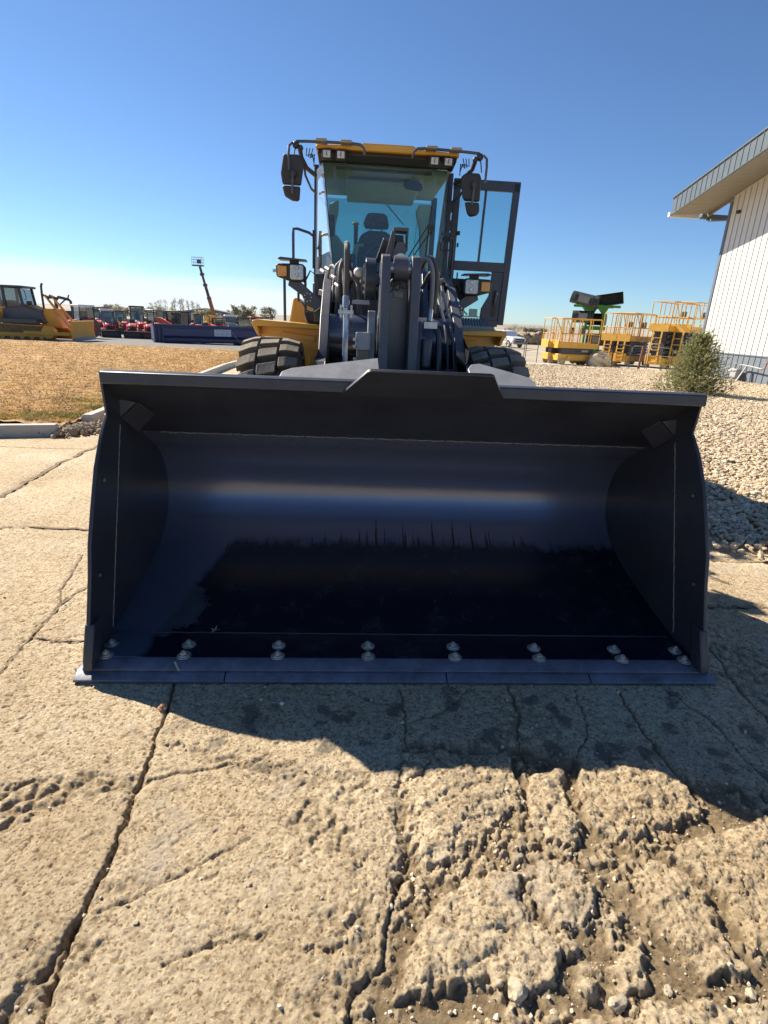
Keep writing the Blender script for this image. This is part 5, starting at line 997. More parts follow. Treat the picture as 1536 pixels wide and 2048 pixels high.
# ---------------------------------------------------------------- scissor lifts
SY = mat('lift_orange', (.66, .37, .05), .45, var=.08, dust=.15); SD = mat('scissor_grey', (.06, .06, .07), .5, var=.3, vs=8); WT_ = mat('light_tyre', (.33, .32, .30), .8, var=.2)
def scissor_lift(name, label, L0, W, H, tall, group='scissor lifts parked beyond the gravel'):
    """origin: near corner where the end and the long side meet; x along the length, y away"""
    t = thing(name, label, 'scissor lift', group=group); r = .17
    MB().bb(.05, L0-.05, .05, W-.05, .20, .50).build('chassis', SY, t, bev=.02); MB().bb(.5, L0-.5, .0, .06, .24, .44).build('side_cover', SY, t, bev=.01)
    for x in (.28, L0-.28):
        for y in (.03, W-.15):
            w = MB().cyl((x, y, r), (x, y+.12, r), r, n=18).build('wheel', WT_, t, bev=.01); MB().cyl((x, y-.005, r), (x, y+.01, r), .09, n=12).build('rim', SY, w)
    z0, z1 = .52, H-1.28
    n = 5 if tall else 3
    for k in range(n):
        za = z0+(z1-z0)*k/n; zc = z0+(z1-z0)*(k+1)/n
        for y in (.10, W-.14): MB().bar((.2, y, za+.02), (L0-.2, y, zc-.02), .035, .07).build('scissor_arm', SD, t); MB().bar((L0-.2, y+.04, za+.02), (.2, y+.04, zc-.02), .035, .07).build('scissor_arm', SD, t)
    MB().bb(.25, L0-.25, .2, W-.2, .5, z1-.02).build('lift_cylinder', SD, t); MB().bb(L0*.62, L0*.78, .08, .10, (z0+z1)/2-.03, (z0+z1)/2+.05).build('sticker', LG, t)
    zf = z1; MB().bb(0, L0, 0, W, zf, zf+.04).build('platform', SY, t); 
    MB().bb(.02, L0-.02, -.005, .02, zf+.04, zf+.24).build('toe_board', SY, t); MB().bb(.02, L0-.02, W-.02, W+.005, zf+.04, zf+.24).build('toe_board', SY, t)
    MB().prism([(.02, zf-.02), (W-.02, zf-.02), (W+.01, zf+.34), (-.01, zf+.34)], 'x', -.03, -.005).build('end_panel', SY, t, bev=.01)
    zr = H
    def rr(pts, nm='guard_rail'): MB().tube(pts, .022, 6).build(nm, SY, t)
    for y in (0, W): rr([(.02, y, zf+.2), (.02, y, zr-.06), (.08, y, zr), (L0-.08, y, zr), (L0-.02, y, zr-.06), (L0-.02, y, zf+.04)]); rr([(.02, y, zf+.62), (L0-.02, y, zf+.62)])
    for y in (0, W):
        for x in (L0*.33, L0*.5, L0*.72): rr([(x, y, zf+.04), (x, y, zr)], 'rail_post')
    for x in (.02, L0-.02): rr([(x, 0, zr-.01), (x, W, zr-.01)]); rr([(x, 0, zf+.62), (x, W, zf+.62)])
    for y in (W*.25, W*.75): rr([(-.02, y, zf+.3), (-.02, y, zf+.66)], 'rail_post')
    rr([(L0*.12, 0, zr-.02), (L0*.3, 0, zf+.66)], 'rail_brace')
    if tall:
        for y in (W*.30, W*.72): MB().bar((-.10, y, .22), (-.02, y, zf), .02, .07).build('ladder_rail', SY, t)
        for k in range(5): z = .30+k*(zf-.35)/5; MB().bb(-.12+.014*k, -.07+.014*k, W*.30, W*.72, z, z+.03).build('ladder_rung', SY, t)
        MB().bb(-.06, .04, .08, W-.1, .20, .60).build('end_box', SY, t, bev=.02)
    MB().bb(L0*.5, L0*.62, .02, .14, zf+.62, zf+.90).build('control_box', SD, t, bev=.02)
    return t
def put(o, p, rz): o.location = (p.x, p.y, p.z); o.rotation_euler = (0, 0, R(rz)); return o
A = put(scissor_lift('scissor_lift', 'small orange scissor lift beside the boulder, long side facing, nearest of the low pair', 1.95, .80, 2.05, False), G(1112, 730), 9)
again(A, G(1092, 727.5), R(9), 'small orange scissor lift mostly behind the low one, leftmost by the pipe railing')
Bs = put(scissor_lift('scissor_lift', 'orange scissor lift with short ladder just right of the boulder, behind the thin railing', 2.4, .80, 2.45, True), G(1251, 733), 42)
again(Bs, G(1224, 730.5), R(42), 'orange scissor lift squeezed between the green bucket rack and its twin, above the boulder')
Cs = put(scissor_lift('scissor_lift', 'tallest orange scissor lift, half hidden by the pine and the building corner', 2.45, .95, 2.98, True), G(1364, 742), 40)
again(Cs, G(1322, 739.5), R(40), 'tall orange scissor lift with ladder just right of the rusty post')

# boulder, railing, posts
BO = mat('sandstone', (.55, .42, .26), .9, var=.3, vs=1.6, c2=(.72, .62, .45), bump=.7, bs=14)
b0 = G(1198, 733); rock('boulder', 'big tan sandstone boulder between the low and the taller scissor lifts', 'boulder', (b0.x, b0.y, .30), .80, BO, 4, (1.0, .62, .50), sub=4, amp=.35)
PIPE = mat('dark_pipe', (.09, .08, .075), .6, var=.3); RUST = mat('rusty_post', (.22, .09, .06), .85, var=.3, vs=10)
def railing(pa, pb, label, mids=1, m=PIPE, h=1.0):
    a = G(*pa); b = G(*pb); t = thing('pipe_railing', label, 'railing', a, group='low pipe railings along the sidewalk'); d = b-a
    MB().tube([(0,0,0), (0,0,h-.08), d.normalized()*.08+Vector((0,0,h)), d-d.normalized()*.08+Vector((0,0,h)), d+Vector((0,0,h-.08)), d], .018, 6).build('rail_hoop', m, t)
    for k in range(mids): z = h*(k+1)/(mids+1)+.15; MB().tube([(0,0,z), d+Vector((0,0,z))], .012, 6).build('mid_rail', m, t)
    return t
railing((1018, 727), (1045, 729), 'low dark pipe railing nearest the loader tyre'); railing((1048, 733), (1072, 727), 'low dark pipe railing left of the scissor lifts'); railing((990, 724), (1015, 727), 'low dark pipe railing partly behind the loader tyre')
railing((1222, 734), (1256, 737), 'thin railing in front of the shorter laddered lifts', 1); railing((1258, 737), (1288, 740), 'thin railing ending at the rusty post', 1); railing((1292, 740), (1338, 745), 'thin railing between the rusty post and the pine', 1)
rp = G(1276, 739); o = MB().cyl((0,0,0), (.06,0,1.02), .055, n=10).build('rusty_post', RUST, None, loc=rp); tag(o, 'leaning rust red pipe post at the edge of the gravel', 'post')
# green rack carrying tractor buckets
GRN = mat('bright_green_paint', (.02, .22, .02), .4, var=.1); BGR = mat('bucket_charcoal', (.055, .06, .055), .5, var=.2, vs=3); BGP = mat('bucket_grey_plate', (.24, .24, .22), .5, var=.1)
rk0 = G(1190, 722); Yk = 31.0
def KP(x, y, Y=Yk):  # point at distance Y
    d = _fw + camR*(x-768)/FOC - camU*(y-1024)/FOC; return Vector((d.x/d.y*Y, Y, EYE+d.z/d.y*Y))
ro = KP(1190, 700); ro.z = 0; RK = thing('bucket_rack', 'bright green steel rack holding dark tractor buckets behind the scissor lifts', 'storage rack', ro)
def kp(x, y, dy=0): v = KP(x, y); return (v.x-ro.x, dy, v.z)
for x, dy in ((1171, -.3), (1188, .3), (1203, -.3)): a = kp(x, 626, dy); MB().bb(a[0]-.05, a[0]+.05, dy-.05, dy+.05, 0, a[2]+.2).build('post', GRN, RK)
for x0, x1, dy in ((1160, 1188, -.3), (1176, 1200, .3), (1190, 1215, -.3)):
    a = kp(x0, 613, dy); b_ = kp(x1, 613, dy); c_ = kp((x0+x1)/2, 628, dy); MB().prism([(a[0], a[2]), (b_[0], b_[2]), (c_[0]+.06, c_[2]), (c_[0]-.06, c_[2])], 'y', dy-.08, dy+.08).build('gusset', GRN, RK)
a = kp(1148, 612); b_ = kp(1236, 612); MB().bb(a[0], b_[0], -.4, -.3, a[2]-.02, a[2]+.10).build('beam', GRN, RK); MB().bb(a[0]+.1, b_[0]-.1, .3, .4, a[2]-.02, a[2]+.10).build('beam', GRN, RK)
a = kp(1168, 652); b_ = kp(1204, 652); MB().bb(a[0], b_[0], -.5, .5, a[2]-.18, a[2]+.02).build('beam', GRN, RK); MB().bb(a[0]-.3, b_[0]+.2, -.7, .7, .45, .62).build('beam', GRN, RK); MB().bb(a[0]-.3, b_[0]+.2, -.7, .7, .0, .14).build('base_frame', GRN, RK)
def tractor_bucket(name, label, p, w, rz, ry=0.0, plate=True, grp='tractor buckets on the green rack'):
    t = thing(name, label, 'tractor bucket', p, group=grp, rot=(0, ry, rz)); pr = [(-.35, 0), (.35, .0), (.45, .12), (.40, .42), (.25, .56), (.05, .58)]; 
    sh = MB(); k = len(pr)
    for x in (-w/2, w/2): sh.v += [(x, y, z) for y, z in pr]+[(x, y*1.04, z*1.03-.01) for y, z in pr]
    for i in range(k-1): sh.f += [(i, i+1, 2*k+i+1, 2*k+i), (k+i, k+i+1, 3*k+i+1, 3*k+i)]
    sh.build('bucket_shell', BGR, t); 
    for x in (-w/2, w/2): MB().prism(pr, 'x', x-.01, x+.01).build('side_plate', BGR, t)
    MB().bb(-w/2, w/2, -.42, -.35, -.01, .015).build('cutting_edge', BGR, t)
    if plate: MB().bar((0, .475, .13), (0, .42, .45), w*.42, .02, up=(0,1,.1)).build('mount_plate', BGP, t); [MB().bar((x, .49, .06), (x, .40, .55), .05, .05).build('mount_rib', BGR, t) for x in (-w*.33, w*.33)]
    return t
def at_(x, y, dy=0): v = KP(x, y); v.y += dy; return v
tractor_bucket('tractor_bucket', 'charcoal tractor bucket with pale back plate, top left on the green rack', at_(1166, 611, -.1), 1.35, R(150), R(-12)); tractor_bucket('tractor_bucket', 'charcoal tractor bucket with open side showing, top right on the green rack', at_(1217, 611, -.1), 1.35, R(-18), R(-10), plate=False)
tractor_bucket('tractor_bucket', 'grey ribbed tractor bucket on the middle tier of the rack, left side', at_(1163, 645, -.1), 1.05, R(160)); tractor_bucket('tractor_bucket', 'dark tractor bucket on the middle tier of the rack, right side', at_(1192, 650, .1), .9, R(-30), plate=False)
tractor_bucket('tractor_bucket', 'dark tractor bucket on the lowest tier of the green rack', at_(1188, 690, -.1), 1.0, R(165))

# ---------------------------------------------------------------- vehicles and machines of the yard
def tyre(t, x, y, r, w, m=None, rimm=None, rr_=.55, nm='wheel'):
    wv = MB(); wv.lathe([(-w/2, r*rr_), (-w/2, r*.9), (-w*.35, r), (w*.35, r), (w/2, r*.9), (w/2, r*rr_)], 20); wv.v = [(a, b, c) for a, b, c in wv.v]
    o = wv.build(nm, m or RB, t, loc=(x, y, r)); rm = MB().lathe([(-w*.42, r*rr_), (-w*.2, r*.3), (-w*.2, .001), (w*.2, .001), (w*.2, r*.3), (w*.42, r*rr_)], 16).build('rim', rimm or LG, o); return o
RED = mat('tractor_red', (.62, .03, .035), .38, var=.08, dust=.18); DG = mat('dark_grey_paint', (.06, .062, .065), .5, var=.15); WHT = mat('white_paint', (.78, .78, .76), .35, var=.03); OR = mat('dozer_yellow', (.80, .37, .025), .42, var=.1, dust=.18)
GRP = 'tractors and loaders standing in the yard'
def tractor(label, p, rz, c=RED, cab=True, loader=True, s=1.0, roof=None, name='tractor', cat='tractor'):
    """front faces -y"""
    t = thing(name, label, cat, p, R(rz), GRP, scale=s)
    MB().prism([(-1.25, .62), (-1.25, .98), (-1.1, 1.12), (-.1, 1.22), (-.05, .62)], 'x', -.30, .30).build('bonnet', c, t, bev=.05); MB().bb(-.22, .22, -1.27, -1.25, .66, .96).build('grille', BK, t)
    for x in (-.2, .2): MB().bb(x-.07, x+.07, -1.275, -1.25, .97, 1.04).build('headlight', WLE, t)
    MB().bb(-.25, .25, -1.1, .9, .40, .66).build('frame', DG, t)
    for sx in (-1, 1):
        tyre(t, sx*.62, .65, .62, .36, rimm=c); tyre(t, sx*.55, -.85, .38, .26, rimm=c); MB().prism([(.0, .85), (.15, 1.20), (.45, 1.34), (.95, 1.30), (1.25, 1.0), (.95, 1.18), (.45, 1.22), (.2, 1.08)], 'x', sx*.44, sx*.82).build('fender', c, t, bev=.02)
    if cab:
        for x in (-.50, .50):
            for y, y2 in ((-.08, .02), (1.05, .98)): MB().bar((x, y, .95), (x*.92, y2, 2.12), .05, .05, up=(0,1,0)).build('cab_post', BK, t)
        MB().prism([(-.05, .9), (.03, 2.1), (.97, 2.1), (1.04, .9)], 'x', -.485, .485).build('cab_glass', GLB, t); MB().bb(-.56, .56, -.12, 1.12, 2.12, 2.26).build('roof', roof or c, t, bev=.05); MB().bb(-.22, .22, .45, .6, 1.0, 1.6).build('seat', BK, t, bev=.03)
    else:
        MB().tube([(-.45, .95, 1.0), (-.45, 1.0, 2.1), (-.38, 1.0, 2.2), (.38, 1.0, 2.2), (.45, 1.0, 2.1), (.45, .95, 1.0)], .035, 6).build('roll_bar', BK, t); MB().bb(-.22, .22, .5, .62, 1.1, 1.5).build('seat', BK, t, bev=.03); MB().tube(arc((0, 1.4), .16, 0, 360, 12, lambda u, w: (u, .12, w)), .015, 5).build('steering_wheel', BK, t)
    if loader:
        for sx in (-1, 1): MB().tube([(sx*.42, -.1, 1.05), (sx*.42, -.6, 1.10), (sx*.42, -1.45, .95), (sx*.42, -1.85, .42)], .055, 6).build('loader_arm', c, t); MB().cyl((sx*.42, -.45, .62), (sx*.42, -1.35, .85), .03, n=8).build('cylinder', ST, t)
        MB().prism([(-2.35, .06), (-1.85, .06), (-1.75, .2), (-1.80, .5), (-1.9, .62), (-1.95, .6), (-1.86, .45), (-1.85, .22), (-1.92, .12), (-2.35, .09)], 'x', -.72, .72).build('loader_bucket', DG, t)
        for sx in (-1, 1): MB().prism([(-2.35, .06), (-1.85, .06), (-1.75, .2), (-1.80, .5), (-1.9, .62)], 'x', sx*.72, sx*.74).build('bucket_side', DG, t)
    return t
def skid(label, p, rz, c=RED, s=1.0, up=True, glass_=True):
    t = thing('skid_steer', label, 'track loader', p, R(rz), GRP, scale=s)
    MB().bb(-.55, .55, -.8, 1.2, .35, 1.1).build('body', DG, t, bev=.04); MB().prism([(.5, 1.1), (.5, 1.5), (1.25, 1.35), (1.3, .7), (1.2, .6)], 'x', -.55, .55).build('engine_cover', c, t, bev=.04)
    for sx in (-1, 1): MB().prism([(-.9, .2), (-.6, .0), (.9, .0), (1.2, .25), (1.0, .55), (-.7, .5)], 'x', sx*.55, sx*.88).build('track', RB, t, bev=.03)
    for x in (-.45, .45):
        for y in (-.75, .45): MB().bar((x, y, 1.05), (x, y+.05, 1.98), .06, .06, up=(0,1,0)).build('cab_post', BK, t)
    MB().bb(-.43, .43, -.72, .45, 1.1, 1.95).build('cab_glass', GLB, t); MB().bb(-.52, .52, -.82, .6, 1.98, 2.08).build('roof', BK, t, bev=.03)
    for sx in (-1, 1): MB().prism([(1.2, 1.25), (1.28, 1.55), (.9, 1.58), (-.3, 1.15), (-1.1, .75), (-1.25, .3), (-1.1, .3), (-.95, .6), (-.2, .95), (.8, 1.35)], 'x', sx*.60, sx*.68).build('lift_arm', c, t, bev=.01)
    MB().prism([(-1.9, .05), (-1.35, .05), (-1.2, .3), (-1.3, .65), (-1.4, .6), (-1.35, .2), (-1.9, .08)], 'x', -.9, .9).build('loader_bucket', DG, t)
    return t
def PY(x, Y, dz=0): X = AZ(x, Y); return Vector((X, Y, float(TZ(X, Y))+dz))
tractor('red compact tractor with cab and front loader, nearest to the bulldozer blade', PY(213, 49.5), 30, roof=WHT); tractor('red compact tractor with roll bar in front of a pale big cab', PY(262, 50), 24, cab=False)
tractor('red cab tractor standing behind the bulldozer blade', PY(151, 44), -35, s=1.05, roof=WHT); tractor('red tractor with roll bar left of the dumpster end', PY(296, 50.5), 24, cab=False)
tractor('large grey-white tractor with dark roofed cab rising behind the red ones', PY(272, 58), 20, c=mat('pale_tractor', (.42, .40, .33), .5), s=1.22, roof=BK, loader=False); tractor('yellow utility tractor with cab behind the red tractors', PY(235, 60), 10, c=YE, s=1.0, roof=BK)
tractor('tan yellow machine with cab partly hidden right of the pale tractor', PY(300, 57), -30, c=YE, s=1.1, roof=LG)
skid('red and black track loader with cab behind the left half of the dumpster', PY(352, 47), 62, s=1.12); skid('red track loader seen from behind right of the sign on the dumpster', PY(436, 52), 185, s=.98); skid('grey track loader with big cab window near the right end of the dumpster', PY(487, 47), 110, c=LG, s=1.0)
tractor('red tractor with cab between the two track loaders on the right', PY(462, 50), 20, s=1.0, roof=WHT); tractor('red tractor with roll bar behind the dumpster sign', PY(413, 55), 30, cab=False)
tractor('red tractor with dark roof behind the boom lift', PY(396, 62), 10, roof=BK); tractor('grey roofed tractor far behind the track loader cab', PY(372, 70), 0, c=DG, roof=DG, s=1.1); tractor('small red tractor just left of the loader fender', PY(512, 60), 25, roof=RED)
tractor('yellow tractor near the loader fender, far back', PY(530, 70), -20, c=YE, roof=BK, loader=False); tractor('green roofed tractor far behind the dumpster end', PY(322, 68), 15, c=DG, roof=mat('dull_green', (.08, .13, .08), .6), s=1.1); tractor('dark tractor far back between the shrub and the red tractors', PY(196, 66), 0, c=DG, roof=DG, s=1.1)

# bulldozer, heading right and towards the viewer
q = PG(168, 681); DZ = thing('bulldozer', 'yellow and charcoal bulldozer with enclosed cab and raised cylinders at the left edge', 'bulldozer', q, R(9), scale=1.15)
# local: +x forward; blade at x = 0
for sy in (-1, 1):
    MB().prism([(-1.1, .10), (-.85, .0), (-4.3, .0), (-4.7, .25), (-4.6, .62), (-4.3, .80), (-1.3, .72), (-1.0, .40)], 'y', sy*.95, sy*1.42).build('track', mat('track_dusty', (.20, .12, .05), .8, var=.4, vs=8), DZ, bev=.02)
    MB().bb(-4.2, -1.5, sy*1.425, sy*1.46, .16, .36).build('track_frame', OR, DZ, bev=.02)
    for k in range(6): MB().cyl((-4.0+k*.48, sy*1.2, .14), (-4.0+k*.48, sy*1.45, .14), .11, n=12).build('roller', OR, DZ)
    MB().cyl((-1.25, sy*.98, .42), (-1.25, sy*1.44, .42), .32, n=20).build('idler', OR, DZ); MB().cyl((-4.35, sy*.98, .45), (-4.35, sy*1.44, .45), .34, n=20).build('sprocket', OR, DZ)
    for k in range(22): MB().box((-4.3+k*.145, sy*1.185, .80-.0035*k), (.11, .50, .04)).build('track_shoe', OR, DZ)
    MB().bar((-2.4, sy*1.52, .38), (-.15, sy*1.30, .35), .14, .18).build('push_arm', OR, DZ, bev=.02)
    MB().bar((-1.55, sy*.42, 2.30), (-.62, sy*.52, .95), .09, .15, up=(0,1,0)).build('cylinder_guard', OR, DZ, bev=.01); MB().cyl((-.95, sy*.50, 1.35), (-.25, sy*.60, .45), .035, n=8).build('cylinder_rod', ST, DZ)
    MB().bar((-1.65, sy*.42, 2.30), (-1.35, sy*.42, 2.18), .12, .10).build('cylinder_head', BK, DZ); MB().bb(-1.36, -1.22, sy*.42-.09, sy*.42+.09, 2.12, 2.22).build('work_lamp', BK, DZ)
MB().prism([(-3.6, .85), (-3.6, 1.55), (-2.6, 1.72), (-1.75, 1.52), (-1.5, .85)], 'y', -.82, .82).build('hood', CH2, DZ, bev=.05); MB().prism([(-1.85, .70), (-1.62, 1.62), (-1.15, 1.62), (-.75, .62)], 'y', -.62, .62).build('radiator_guard', OR, DZ, bev=.03); MB().prism([(-1.0, .80), (-.90, .78), (-1.20, 1.50), (-1.27, 1.50)], 'y', -.45, .45).build('grille', BK, DZ)
MB().prism([(-2.9, 1.60), (-2.2, 1.56), (-1.75, 1.45), (-1.75, 1.55), (-2.4, 1.76), (-2.9, 1.82)], 'y', -.55, .55).build('hood_top', OR, DZ, bev=.02)
MB().prism([(-5.2, .85), (-5.2, 1.45), (-4.4, 1.50), (-3.6, 1.30), (-3.6, .85)], 'y', -1.35, 1.35).build('tank', OR, DZ, bev=.06); MB().bb(-4.6, -1.8, -1.30, -.83, .82, 1.05).build('deck', CH2, DZ, bev=.02)
MB().prism([(-4.30, 1.2), (-4.35, 2.55), (-2.65, 2.55), (-2.50, 1.2)], 'y', -.72, .72).build('cab_glass', GLB, DZ)
for x, x2 in ((-4.33, -4.38), (-3.45, -3.45), (-2.50, -2.66)):
    for y in (-.75, .75): MB().bar((x, y, 1.15), (x2, y, 2.6), .13, .08, up=(0,1,0)).build('cab_post', CH, DZ, bev=.01)
MB().bb(-4.55, -2.45, -.85, .85, 2.58, 2.70).build('cab_roof', CH, DZ, bev=.03); MB().bb(-3.38, -2.58, -.79, -.74, 1.15, 1.6).build('door_lower', LG, DZ, bev=.01); MB().bb(-4.45, -3.42, -.79, -.74, 1.1, 1.62).build('side_lower', OR, DZ); MB().bb(-3.9, -3.3, -.3, .3, 1.3, 1.95).build('seat', BK, DZ, bev=.05)
MB().tube([(-1.95, .25, 1.5), (-1.95, .25, 2.3), (-1.93, .25, 2.75), (-1.87, .25, 2.9)], .06, 8).build('exhaust', CH, DZ); MB().tube([(-2.44, -.8, 2.5), (-2.34, -.85, 2.45), (-2.30, -.85, 2.05), (-2.42, -.8, 2.0)], .018, 6).build('mirror_bracket', BK, DZ); MB().bb(-2.32, -2.1, -.9, -.7, 1.72, 1.95).build('mirror', BK, DZ, bev=.02)
MB().prism([(.0, .02), (.10, .10), (.06, .55), (.12, 1.02), (.06, 1.06), (-.02, .98), (-.06, .5), (-.02, .1)], 'y', -1.62, 1.62).build('blade', OR, DZ, bev=.01); MB().bb(-.12, -.02, -1.3, 1.3, .3, .7).build('blade_rib', OR, DZ); MB().bb(.105, .13, -1.62, 1.62, .0, .2).build('cutting_edge', LG, DZ)
# excavator far behind the bulldozer: only its boom stands above
e0 = PY(138, 60); EX = thing('excavator', 'dark excavator boom arched above the bulldozer cylinders', 'excavator', e0, R(0))
MB().bb(-1.2, 1.2, -.9, 1.2, .0, .8).build('undercarriage', RB, EX, bev=.1); MB().bb(-1.1, 1.0, -.9, 1.6, .9, 2.0).build('upper_body', DG, EX, bev=.1)
bp_ = [(-.75, 1.5), (-.80, 2.9), (-.45, 3.25), (.55, 3.05), (.72, 2.9), (.85, 1.3)]; MB().tube([(x, -.9, z) for x, z in bp_], .17, 8, .12).build('boom', DG, EX); MB().tube([(-.45, -.9, 2.5), (0.1, -.9, 2.95), (.5, -.9, 3.2), (.62, -.9, 3.5)], .07, 6).build('boom_cylinder', DG, EX)
# boom lift
Yb = 96; a = PY(427, Yb); tp = KP(399, 531, Yb); BL = thing('boom_lift', 'tall boom lift with long raised arm and empty basket against the sky', 'boom lift', a)
tp = tp-a; MB().bb(-1.2, 1.2, -2, 2, .5, 1.0).build('chassis', YE, BL, bev=.1); MB().bb(-.9, .9, -1.6, 2.2, 1.0, 2.0).build('turntable', YE, BL, bev=.15)
for sx in (-1, 1):
    for y in (-1.5, 1.5): tyre(BL, sx*1.15, y, .5, .4)
b0_ = Vector((.1, 0, 1.9)); dv = tp-b0_
ORB = mat('boom_orange', (.26, .12, .035), .5, var=.1); BDK = mat('boom_dark', (.10, .07, .06), .5, var=.2)
MB().bar(b0_, b0_+dv*.36, .50, .50).build('boom_section', ORB, BL); MB().bar(b0_+dv*.35, b0_+dv*.62, .38, .38).build('boom_section', BDK, BL); MB().bar(b0_+dv*.61, b0_+dv*.98, .30, .30).build('boom_section', BDK, BL)
for t_ in (.36, .62, .83): c_ = b0_+dv*t_; MB().bar(c_-dv.normalized()*.18, c_+dv.normalized()*.18, .66, .52).build('boom_collar', BDK, BL)
BK0 = MB(); px0 = tp+Vector((-.25, 0, 0)); MB().box(px0+Vector((0,0,-.02)), (1.7, .9, .16)).build('basket_floor', BK, BL)
for z in (.45, .85, 1.2): MB().tube([px0+Vector((x, y, z)) for x, y in ((-.83,-.43),(.83,-.43),(.83,.43),(-.83,.43),(-.83,-.43))], .02, 5).build('basket_rail', LG, BL)
for x in (-.83, -.28, .28, .83):
    for y in (-.43, .43): MB().cyl(px0+Vector((x, y, 0)), px0+Vector((x, y, 1.2)), .028, n=5).build('basket_post', LG, BL)
MB().box(px0+Vector((.3, -.3, .55)), (.6, .35, .55)).build('control_box', BDK, BL)
# blue roll-off dumpster with its sign
BLU = mat('dumpster_blue', (.045, .055, .14), .45, var=.12, vs=1.5, dust=.12); 
p0_ = PG(309, 684); p1_ = PG(512, 691); dv = p1_-p0_; Ld = 6.9; DU = thing('dumpster', 'long blue roll-off dumpster with a white sign on its side', 'dumpster', (p0_.x, p0_.y, p0_.z), math.atan2(dv.y, dv.x)-.0)
Ld = dv.length+.5
MB().prism([(0, .0), (Ld, .0), (Ld, 1.22), (0, 1.22)], 'y', .02, .06).build('side_wall', BLU, DU); MB().bb(0, Ld, 2.2, 2.25, 0, 1.22).build('side_wall', BLU, DU); MB().bb(-.0, .05, .06, 2.2, 0, 1.22).build('end_wall', BLU, DU); MB().bb(Ld-.05, Ld, .06, 2.2, 0, 1.22).build('end_wall', BLU, DU); MB().bb(.0, Ld, .06, 2.2, .1, .18).build('floor', BLU, DU)
MB().bb(-.05, Ld+.03, -.10, .02, 1.14, 1.26).build('top_rail', BLU, DU, bev=.015); MB().bb(.62, Ld, -.20, .018, .48, .98).prism([(-.20, .48), (.018, .48), (.018, .30)], 'x', .62, Ld).build('side_bulge', BLU, DU, bev=.01)
for x in (.02, .30, .56): MB().bb(x, x+.09, -.16, .018, .0, 1.14).build('rib', BLU, DU, bev=.01)
MB().bb(.1, Ld-.1, -.05, .015, .0, .12).build('skid_rail', mat('dark_blue_steel', (.02,.025,.06), .6), DU)
sx_ = Ld*.535; sg = MB().bb(sx_, sx_+1.22, -.225, -.205, .52, 1.0).build('sign', mat('sign_white', (.62, .64, .68), .5, var=.04), DU, bev=.008); SB = mat('sign_print', (.20, .23, .30), .6)
rs3 = random.Random(2); pr_ = MB(); x = sx_+.07
while x < sx_+1.12: w = rs3.choice((.02, .03, .04)); pr_.bb(x, x+w, -.2275, -.2255, .88, .93+.01*rs3.random()); x += w+.018
x = sx_+.10
for k in range(12):
    if k not in (3, 7): pr_.bb(x, x+.055, -.2275, -.2255, .60, .63); pr_.bb(x, x+.055, -.2275, -.2255, .75, .78); pr_.bb(x+(.035 if k % 2 else 0), x+.02+(.035 if k % 2 else 0), -.2275, -.2255, .63, .75)
    else: pr_.bb(x, x+.05, -.2275, -.2255, .68, .70)
    x += .085
pr_.build('lettering', SB, sg); MB().bar((sx_+1.25, -.24, .85), (sx_+1.85, -.6, .02), .05, .03).build('tarp_pole', LG, DU)
# pickup truck
pt = PG(1008, 688); PK = thing('pickup_truck', 'white pickup truck parked on the dirt beyond the loader fender', 'pickup truck', (AZ(1009, 70), 70, float(TZ(12, 70))), R(28))
PK.location.x = G(1009, 680, -.7).x/G(1009, 680, -.7).y*70
MB().prism([(-2.7, .45), (-2.75, .95), (-2.55, 1.12), (-1.35, 1.22), (-1.35, .40)], 'x', -.95, .95).build('bonnet', WHT, PK, bev=.08); MB().prism([(-1.4, .40), (-1.4, 1.22), (-.75, 1.82), (.75, 1.85), (.95, 1.25), (.95, .40)], 'x', -.93, .93).build('cab', WHT, PK, bev=.08); MB().prism([(.9, .42), (.9, 1.25), (2.9, 1.25), (2.9, .42)], 'x', -.95, .95).build('bed', WHT, PK, bev=.05)
MB().prism([(-1.36, 1.24), (-1.32, 1.25), (-.74, 1.77), (-.78, 1.78)], 'x', -.78, .78).build('windshield', GLB, PK); MB().bb(-.7, .7, -2.79, -2.74, .62, .98).build('grille', BK, PK); MB().bb(-.95, .95, -2.86, -2.74, .38, .58).build('bumper', LG, PK, bev=.03)
for sx in (-1, 1): MB().bb(sx*.70, sx*.93, -2.78, -2.70, .78, .98).build('headlight', WLE, PK); MB().bb(sx*.931, sx*.94, -.9, -.1, 1.25, 1.70).build('window', GLB, PK); MB().bb(sx*.931, sx*.94, 0, .7, 1.25, 1.70).build('window', GLB, PK); tyre(PK, sx*.86, -1.85, .40, .26); tyre(PK, sx*.86, 1.9, .40, .26); MB().bb(sx*.97, sx*1.15, -1.2, -1.05, 1.2, 1.4).build('mirror', BK, PK)
# heap of round bales / rubble and a distant tank
n = 60; bx = MB(); rr = random.Random(9)
for i in range(n):
    Y = 84+rr.random()*4; x = 1032+rr.random()*50; X = AZ(x, Y); bx.ball((X, Y, float(TZ(X, Y))+.35+rr.random()*.9), .45+.3*rr.random(), n=7, m_=5, sc_=(1, 1, .9))
tag(bx.build('rubble_heap', mat('brown_rubble', (.22, .15, .09), .95, var=.8, vs=1.2, c2=(.36, .27, .17))), 'long heap of brown rubble at the far side of the dirt yard', 'rubble', kind='stuff')

